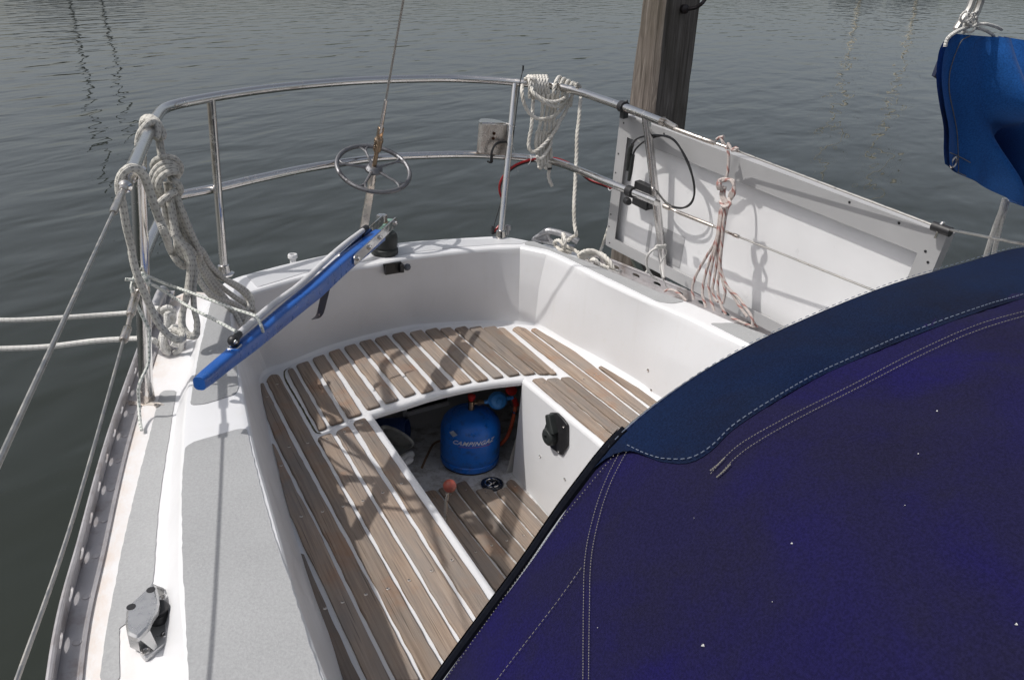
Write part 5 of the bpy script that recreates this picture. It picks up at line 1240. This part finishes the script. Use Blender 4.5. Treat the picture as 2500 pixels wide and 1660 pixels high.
m.laid([C_((500, 470), Yf), C_((540, 600), Yf - .02), C_((640, 700), Yf - .025), C_((800, 800), Yf - .03), C_((950, 870), Yf - .03), C_((1080, 870), Yf - .03), C_((1190, 790), Yf - .02), C_((1260, 650), Yf - .01)], rl)
m.laid([C_((540, 580), Yf - .01), C_((660, 680), Yf - .02), C_((850, 770), Yf - .03), C_((1050, 770), Yf - .03), C_((1200, 700), Yf - .02), C_((1270, 560), Yf), C_((1310, 450), Yf + .02), C_((1420, 410), Yf + .04)], rl)
m.laid([C_((540, 680), Yf + .02), C_((530, 900), Yf + .01), C_((510, 1200), Yf), C_((480, 1450), Yf), E_((320, 100), Yf), E_((300, 220), Yf), E_((300, 300), Yf - .005), E_((340, 350), Yf - .01), E_((400, 330), Yf - .015), E_((470, 270), Yf - .02), E_((560, 170), Yf - .02), E_((640, 60), Yf - .02), C_((1100, 1200), Yf - .015), C_((1230, 980), Yf - .01), C_((1340, 700), Yf)], rl)
for k, x in enumerate((730, 830, 920, 1000)):
    m.laid([C_((x + 20, 620), Yf), C_((x + 10, 900), Yf - .002), C_((x - 20, 1150), Yf - .004 * k), C_((x - 90 + k * 12, 1450), Yf - .004), E_((400 + k * 38, 110), Yf - .005), E_((385 + k * 42, 260), Yf - .005), E_((405 + k * 38, 400), Yf - .006), E_((420 + k * 34, 500 + (k % 2) * 20), Yf - .006)], rl)
for k in range(2): m.laid([E_((415 + k * 70, 520), Yf - .006), E_((440 + k * 70, 545), Yf - .006), E_((455 + k * 62, 490), Yf), E_((470 + k * 62, 300), Yf + .005), E_((480 + k * 60, 150), Yf + .006)], rl)
m.laid([E_((385, 400), Yf - .02), E_((430, 430), Yf - .022), E_((500, 370), Yf - .022), E_((560, 260), Yf - .018), E_((570, 180), Yf - .01), C_((1080, 1150), Yf)], rl)
m.laid([E_((560, 300), Yf - .01), E_((565, 430), Yf - .012), E_((545, 550), Yf - .012), E_((535, 640), Yf - .012), E_((560, 720), Yf - .012), E_((580, 755), Yf - .012)], rl)
m.build('coiled_rope', LAID, c2)
m = MB(); m.tube([E_((546, 535), Yf - .012), E_((548, 556), Yf - .012)], rl * 1.35, 12); m.build('whipping', BLACK, c2)
# line down to the right-hand chock and its cleat
c3 = thing('mooring_rope', 'three strand rope running down from the stern rail to the right cleat', 'rope')
m = MB(); Yg = UP[15].y; kH = K(1280, 540, 5.2275)
def H_(q, z): return pz(*kH(*q), z)
m.laid([C_((1420, 400), Yg + .0), C_((1500, 420), Yg + .02), C_((1550, 520), Yg + .03), C_((1560, 640), Yg + .03), C_((1540, 800), Yg + .02), C_((1510, 1150), Yg), C_((1470, 1500), Yg - .02), E_((870, 400), Yg - .04), E_((855, 700), Yg - .07), E_((840, 1000), Yg - .11), E_((845, 1200), Yg - .13), E_((865, 1330), Yg - .15), H_((650, 185), 1.10), H_((580, 225), 1.09), H_((560, 250), 1.06)], rl)
m.build('standing_part', LAID, c3)
m = MB()
m.laid([H_((500, 400), 1.03), H_((490, 280), 1.08), H_((495, 160), 1.12), H_((520, 250), 1.11), H_((515, 390), 1.06), H_((580, 400), 1.05)], rl)
m.laid([H_((400, 320), 1.05), H_((385, 270), 1.07), H_((440, 245), 1.09), H_((500, 300), 1.08), H_((620, 360), 1.07), H_((700, 410), 1.065)], rl)
m.laid([H_((400, 300), 1.05), H_((450, 360), 1.06), H_((520, 380), 1.06), H_((600, 400), 1.055)], rl)
for k in range(4):
    m.laid([H_((690 + k * 22, 440 + k * 14), 1.06), H_((760 + k * 32, 385 + k * 10), 1.10 - k * .004), H_((880 + k * 36, 378 + k * 14), 1.105 - k * .004), H_((980 + k * 34, 440 + k * 22), 1.09 - k * .003), H_((1060 + k * 24, 540 + k * 18), 1.06), H_((1090 + k * 20, 600 + k * 10), 1.05)], rl)
m.laid([H_((830, 500), 1.06), H_((900, 490), 1.085), H_((960, 550), 1.07), H_((1080, 600), 1.06)], rl); m.laid([H_((700, 460), 1.06), H_((820, 440), 1.08), H_((900, 470), 1.08)], rl)
m.build('cleat_turns', LAID, c3)
m = MB(); m.laid([py(*kH(1100, 0), 2.45), py(*kH(1050, 160), 2.42), py(*kH(970, 400), 2.38), py(*kH(955, 440), 2.36)], rl * .9); m.laid([py(*kH(1620, 570), 2.3), py(*kH(1540, 680), 2.2)], rl * .8); tag(m.build('breast_line', LAID), 'short rope crossing the gap between the solar panel and the wooden pile', 'rope')
# ---- red-fleck coil on the right wire
c4 = thing('rope_coil', 'thin pink flecked line knotted and hanging from the right guard wire before the panel', 'rope coil')
kS = K(1480, 500, 4.355); kT = K(1500, 250, 3.4844)
wk = pz(*DD(1668, 335), 1.553)
def wx(q, d=0):     # in the vertical plane of the guard wire
    r = ray(*q); w0_, w1_ = rf, rg; n = (w1_ - w0_).cross(Vector((0, 0, 1))).normalized(); return CAM + r * ((w0_ + n * d - CAM).dot(n) / r.dot(n))
nsg = (rg - rf).cross(Vector((0, 0, 1))).normalized(); ns = 1 if nsg.x < 0 else -1
def Tt(q, d=.012): return wx(kT(*q), d * ns)
def Ss(q, d=.012): return wx(kS(*q), d * ns)
m = MB(); r4 = .0043
rope(m, [Tt((870, 315)), Tt((905, 300)), Tt((925, 345)), Tt((960, 380), .0), Tt((970, 350), -.01)], r4); rope(m, [Tt((905, 300)), Tt((930, 295))], r4 * 1.2)
rope(m, [Tt((955, 400)), Tt((970, 355)), Tt((985, 385)), Tt((1000, 405)), Tt((1040, 385)), Tt((1045, 405)), Tt((1000, 410))], r4)
rope(m, [Tt((965, 410)), Tt((972, 470)), Tt((968, 560)), Tt((955, 640))], r4)
for k in range(4):
    o_ = k * 9
    rope(m, [Tt((940 + o_, 660)), Tt((900 - o_ * .3, 655 + o_), .025), Tt((875 + o_, 700), .03), Tt((890 + o_, 745), .02), Tt((915 + o_, 720), .01), Tt((905 + o_, 790)), Tt((930 + o_, 850)), Tt((970, 880))], r4)
for k in range(5):
    o_ = k * 10
    rope(m, [Tt((930, 650 + o_ * .4), .02), Tt((990 + o_ * .6, 665), .02), Tt((1020 - o_ * .2, 720 + o_ * .3), .02), Tt((1020 - o_, 780), .018), Tt((975, 850), .012), Tt((955 - o_, 900), .012)], r4)
rope(m, [Tt((900, 840), .02), Tt((930, 890), .035), Tt((985, 870), .03), Tt((970, 820), .02)], r4 * 1.1)
tails = [[(1215, 60), (1195, 200), (1165, 380), (1060, 560), (960, 740), (915, 880), (930, 1010)],
         [(1230, 60), (1200, 250), (1150, 460), (1090, 620), (1040, 800), (1025, 950), (1060, 1090)],
         [(1240, 60), (1210, 250), (1165, 460), (1120, 660), (1090, 850), (1110, 1000), (1150, 1130)],
         [(1255, 60), (1225, 260), (1190, 460), (1175, 600), (1150, 780), (1130, 900), (1160, 1010), (1190, 1030)],
         [(1260, 60), (1240, 300), (1215, 480), (1200, 700), (1185, 880), (1210, 1030), (1270, 1170)],
         [(1270, 60), (1240, 260), (1225, 470), (1205, 660), (1240, 820), (1265, 920), (1240, 1050)],
         [(1275, 60), (1245, 300), (1220, 500), (1200, 680), (1250, 820), (1340, 950), (1420, 1080), (1500, 1190)],
         [(1285, 60), (1250, 260), (1215, 620), (1240, 760), (1300, 890), (1400, 980), (1480, 1090), (1550, 1200), (1555, 1290)]]
for i, tl4 in enumerate(tails): rope(m, [Tt((950 + i * 4, 860), .012)] + [Ss(q, .012 + .004 * (i % 3)) for q in tl4], r4)
rope(m, [Ss((620, 915), -.03), Ss((700, 905), -.03), Ss((780, 950), -.03), Ss((850, 1020), -.03)], r4)
rope(m, [Ss((1330, 1200), -.0), Ss((1420, 1240), 0), Ss((1520, 1280), 0), Ss((1600, 1300), 0), Ss((1560, 1240), 0)], r4)
m.build('flecked_line', ROPER, c4)
# white bungee tie round the right stanchion
m = MB(); Yz = pz(*DD(1520, 560), 1.2).y
rope(m, [py(*kS(525, 460), Yz - .02), py(*kS(540, 435), Yz - .03), py(*kS(600, 440), Yz - .035), py(*kS(630, 430), Yz - .02), py(*kS(600, 460), Yz - .03), py(*kS(530, 462), Yz - .03), py(*kS(455, 520), Yz - .02), py(*kS(430, 600), Yz), py(*kS(440, 680), Yz), py(*kS(490, 760), Yz), py(*kS(545, 800), Yz)], .0042)
rope(m, [py(*kS(620, 450), Yz - .03), py(*kS(640, 520), Yz - .03), py(*kS(575, 640), Yz - .04), py(*kS(590, 760), Yz - .05), py(*kS(650, 890), Yz - .06)], .0018)
tag(m.build('shock_cord', ROPEM), 'white elastic cord tied round the leaning right stanchion', 'cord')
# ---- power cable along the mid rail
pc_ = thing('power_cable', 'red and black twin cable looping along the stern mid rail to the panel plug', 'cable')
kW = K(1200, 150, 3.4846)
def W_(q, d=-.02): 
    P_ = py(*kW(*q), 2.5); 
    return P_
Ymid = Yb - .02
cpts = [((20, 1450), Ymid), ((70, 1390), Ymid), ((105, 1330), Ymid), ((112, 1260), Ymid + .02), ((95, 1180), Ymid + .03), ((70, 1110), Ymid + .02), ((75, 1030), Ymid), ((130, 940), Ymid - .02), ((230, 870), Ymid - .02), ((380, 830), Ymid - .02), ((530, 825), Ymid - .03), ((640, 860), Ymid - .05), ((720, 910), Ymid - .08), ((830, 1000), Ymid - .14), ((960, 1050), Ymid - .20), ((1080, 1100), Ymid - .26), ((1150, 1110), Ymid - .29), ((1160, 1040), Ymid - .30), ((1158, 940), Ymid - .29)]
P = cat([py(*kW(*q), Y) for q, Y in cpts], 110); MB().tube(P, .0042, 8).build('red_core', REDC, pc_)
P2_ = cat([py(*kW(q[0] + 4, q[1] + 14), Y + .004) for q, Y in cpts], 110); MB().tube(P2_, .0038, 8).build('black_core', BLACK, pc_)
m = MB()
for q in ((318, 838), (1015, 1060)):
    c = py(*kW(*q), Ymid - (.02 if q[0] < 500 else .23)); m.tube([c + Vector((math.cos(t) * .004, math.sin(t) * .014, math.cos(t) * .016)) for t in [2 * PI * i / 20 for i in range(20)]], .0014, 5, closed=True)
m.build('zip_ties', WHITEP, pc_)
m = MB(); m.tube([py(*kW(14, 1400), Ymid), py(*kW(10, 1470), Ymid)], .006, 10); m.build('cable_gland', BLACK, pc_)
# ================================================================== boom end with sail cover
bm_ = thing('boom_cover', 'bright blue canvas sail cover draped over the boom end at the upper right', 'sail cover')
kU = K(2150, 0, 3.4857); Yv = .78
def U2(q, dy=0): return py(*kU(*q), Yv + dy)
left = [U2(q) for q in ((640, 290), (560, 400), (530, 520), (520, 700), (545, 900), (580, 1100), (580, 1300), (590, 1410))]
left = cat(left, 24)
bot = cat([U2(q) for q in ((590, 1410), (730, 1500), (880, 1570), (1000, 1650), (1220, 1760), (1600, 1880))], 30)
topc = cat([U2(q) for q in ((640, 290), (750, 300), (900, 312), (1060, 320), (1172, 325), (1400, 380), (1700, 420))], 30)
# cloth: rows from the top edge down to the bottom edge with hanging folds
NU, NV = 70, 40; rowsc = []
for j in range(NV):
    v = j / (NV - 1); r = []
    for i in range(NU):
        u = i / (NU - 1); a = cat(topc, NU)[i] if False else None
        r.append((u, v))
    rowsc.append(r)
tc2 = cat(topc, NU); bc2 = cat(bot, NU); lf = cat(left, NV)
grid_c = []
for j in range(NV):
    v = j / (NV - 1); r = []
    for i in range(NU):
        u = i / (NU - 1); p = tc2[i].lerp(bc2[i], v)
        dl_ = lf[j] - tc2[0].lerp(bc2[0], v); p = p + dl_ * (1 - u) ** 2
        # big fold: a slanting crease then a deep hollow facing away
        f = u * 1.25 - v * .28
        fold = .020 * math.sin(f * 9 - .9) + .012 * math.sin(f * 19 + v * 2)
        dd2 = ((u - .52) / .19) ** 2 + ((v - .70 - (u - .5) * .7) / .16) ** 2; hollow = .11 / (1 + math.exp((dd2 - 1) * 2.6))
        bulge = .045 * math.exp(-(((u - .40) / .16) ** 2)) * math.sin(PI * min(1, v)) + .03 * math.exp(-(((u - .60) / .13) ** 2 + ((v - .3) / .2) ** 2))
        p = p + Vector((.35, 1, 0)) * (-fold * min(1, u * 5) + hollow - bulge)
        r.append(p)
    grid_c.append(r)
m = MB(); m.grid(grid_c)
m.grid([[p + Vector((.004, .012, 0)) for p in r] for r in grid_c])
cvr = m.build('canvas', COVER, bm_, 0)
m = MB()
def onc(x, y):
    return None
bv2 = BVHTree.FromPolygons([tuple(v) for v in m.v] if m.v else [tuple(v) for r in grid_c for v in r], [(j * NU + i, j * NU + i + 1, (j + 1) * NU + i + 1, (j + 1) * NU + i) for j in range(NV - 1) for i in range(NU - 1)])
def onc(q, l=.0015):
    r = ray(*q).normalized(); h = bv2.ray_cast(CAM, r)
    return None if h[0] is None else h[0] - r * l
for seq, n in (([(760, 310), (690, 350), (630, 480), (590, 620), (585, 780), (620, 960), (650, 1120), (660, 1300), (664, 1490)], 90), ([(590, 1300), (680, 1340), (775, 1392)], 16), ([(600, 1425), (660, 1470), (740, 1505)], 12)):
    P = cat([Vector((*kU(*q), 0)) for q in seq], n * 3); P = [onc((p.x, p.y)) for p in P]; P = [p for p in P if p]
    for i in range(0, len(P) - 3, 3): m.tube([P[i], P[i].lerp(P[i + 3], .62)], .0008, 5)
m.build('seam_stitching', THREAD, bm_)
m = MB(); g_ = onc(kU(622, 1383), .004); 
if g_: 
    m.tube([g_ + Vector((math.cos(t) * .006, 0, math.sin(t) * .008)) for t in [2 * PI * i / 20 for i in range(20)]], .0022, 6, closed=True)
m.build('eyelet', STEELR, bm_)
m = MB(); tf = [U2(q, .03) for q in ((545, 420), (520, 500), (495, 560), (462, 650), (520, 690), (530, 600), (560, 440))]; m.prism(tf, (0, .006, 0)); m.build('torn_flap', paint('dark_torn_cloth', (.012, .018, .045), .9), bm_)
# knotted topping lift at the boom end
tlf = thing('boom_lift', 'grey wire and knotted white cord at the top of the blue sail cover', 'rigging')
m = MB(); kt = .0024
m.tube([U2((640, 255), .02), U2((720, 130), .02), U2((760, 60), .02), U2((800, -60), .02), U2((900, -400), .02)], .0055, 8); m.tube([U2((770, 190), .01), U2((820, 100), .01), U2((850, 20), .01), U2((862, -60), .01)], .0055, 8)
m.build('dark_wire', WIRE, tlf)
m = MB()
for i in range(6):
    a = random.uniform(0, 6.28); c = U2((765 + random.uniform(-35, 35), 190 + random.uniform(-50, 70)), -.004)
    m.tube([c + Vector((math.cos(t + a) * .007, math.sin(t) * .005, math.sin(t + a) * .008)) for t in [.5 * k for k in range(11)]], kt * .8, 7)
rope(m, [U2((790, 215)), U2((880, 205), -.01), U2((980, 230), -.01), U2((1030, 255), -.005)], kt); rope(m, [U2((800, 240)), U2((880, 255), -.01), U2((940, 290), -.01), U2((965, 312))], kt); rope(m, [U2((750, 230)), U2((640, 275), -.005), U2((570, 330)), U2((548, 400))], kt * 1.2); rope(m, [U2((760, 200)), U2((720, 240)), U2((700, 290))], kt * 1.3)
m.build('knotted_cord', ROPEM, tlf)
ms = thing('mainsheet', 'pair of white ropes hanging behind the sprayhood below the blue cover', 'rope')
m = MB(); kY = K(2100, 500, 5.2275)
rope(m, [py(*kY(1850, -80), .86), py(*kY(1800, 90), .86), py(*kY(1720, 300), .88), py(*kY(1610, 640), .92), py(*kY(1580, 800), .94)], .0052); rope(m, [py(*kY(1880, -60), .86), py(*kY(1830, 120), .86), py(*kY(1780, 300), .88), py(*kY(1710, 620), .92), py(*kY(1690, 800), .94)], .0050)
m.build('twin_rope', ROPEM, ms)
# ================================================================== boats across the harbour, seen in the water as wavering lines
def far_boat(az_px, dist, mast_mat, label, mh=12.5, wid=.11):
    r = ray(az_px, 0); r = (r - WN * r.dot(WN)).normalized(); c = r * dist
    t = thing('moored_yacht', label, 'sailboat', 'yachts moored across the harbour')
    t.matrix_world = Matrix.Translation(c) @ TILT; L = 3.4; rr_ = []
    for i in range(17):
        u = -1 + 2 * i / 16; b = 1.3 * (1 - abs(u) ** 2.4) ** .6 if abs(u) < 1 else .02
        x = u * L; rr_.append([Vector((x, -b, 1.0 + .12 * u * u)), Vector((x, -b * .9, .3)), Vector((x, -b * .55, -.2)), Vector((x, b * .55, -.2)), Vector((x, b * .9, .3)), Vector((x, b, 1.0 + .12 * u * u))])
    m = MB(); m.grid(rr_); m.grid([[q[0] for q in rr_], [q[5] for q in rr_]]); m.build('hull', DARKH, t, 40)
    m = MB(); m.prism(rnd_poly([Vector((x, y, 1.0)) for x, y in ((-1.6, -.8), (2.0, -.5), (2.0, .5), (-1.6, .8))], .2), (0, 0, .45), .06); m.build('cabin', DARKH, t, 30)
    m = MB(); m.tube([(.6, 0, 1.3), (.6, 0, mh)], wid / 2, 10); m.tube([(.6, -.9, mh * .6), (.6, .9, mh * .6)], .03, 6); m.build('mast', mast_mat, t)
    m = MB(); m.tube([(.6, 0, 2.1), (-2.8, 0, 2.0)], .07, 8); m.build('boom', mast_mat, t)
    m = MB()
    for e in ((4.1, 0, 1.1), (-4.1, 0, 1.1), (.6, 1.2, 1.0), (.6, -1.2, 1.0)): m.tube([e, (.6, 0, mh)], .012, 5)
    m.build('rigging', WIRE, t)
DARKH = paint('dark_green_hull', (.03, .04, .035), .5)
CREAM = paint('cream_mast', (.62, .58, .48), .4); DARKM = paint('dark_mast', (.05, .05, .05), .4)
far_boat(150, 66, DARKM, 'dark hulled yacht with dark mast, farthest left across the harbour', 17, .16)
far_boat(230, 70, DARKM, 'dark hulled yacht with dark mast beside the farthest left one', 18, .16)
far_boat(2090, 84, CREAM, 'dark hulled yacht with cream mast beyond the wooden pile', 27, .26)
far_boat(2230, 88, CREAM, 'dark hulled yacht with cream mast beyond the blue sail cover', 30, .26)

# the low wooded bank round the harbour, only seen as dark flecks in the ripples
m = MB(); rows_b = [[], [], []]
for i in range(241):
    a = math.radians(-75 + 150 * i / 240); r = 130 + 8 * math.sin(i * .3); d = Vector((math.sin(a + .5) * r, math.cos(a + .5) * r, 0))
    h = 1.7 + .6 * math.sin(i * .9) + .5 * math.sin(i * 2.3 + 1)
    rows_b[0].append(d + Vector((0, 0, -1))); rows_b[1].append(d * 1.02 + Vector((0, 0, 1.2))); rows_b[2].append(d * 1.05 + Vector((0, 0, h)))
m.grid(rows_b, smooth=False)
o = m.build('harbour_bank', paint('bank_foliage', (.035, .045, .025), .9, .4, .2)); o['kind'] = 'structure'; o.matrix_world = TILT
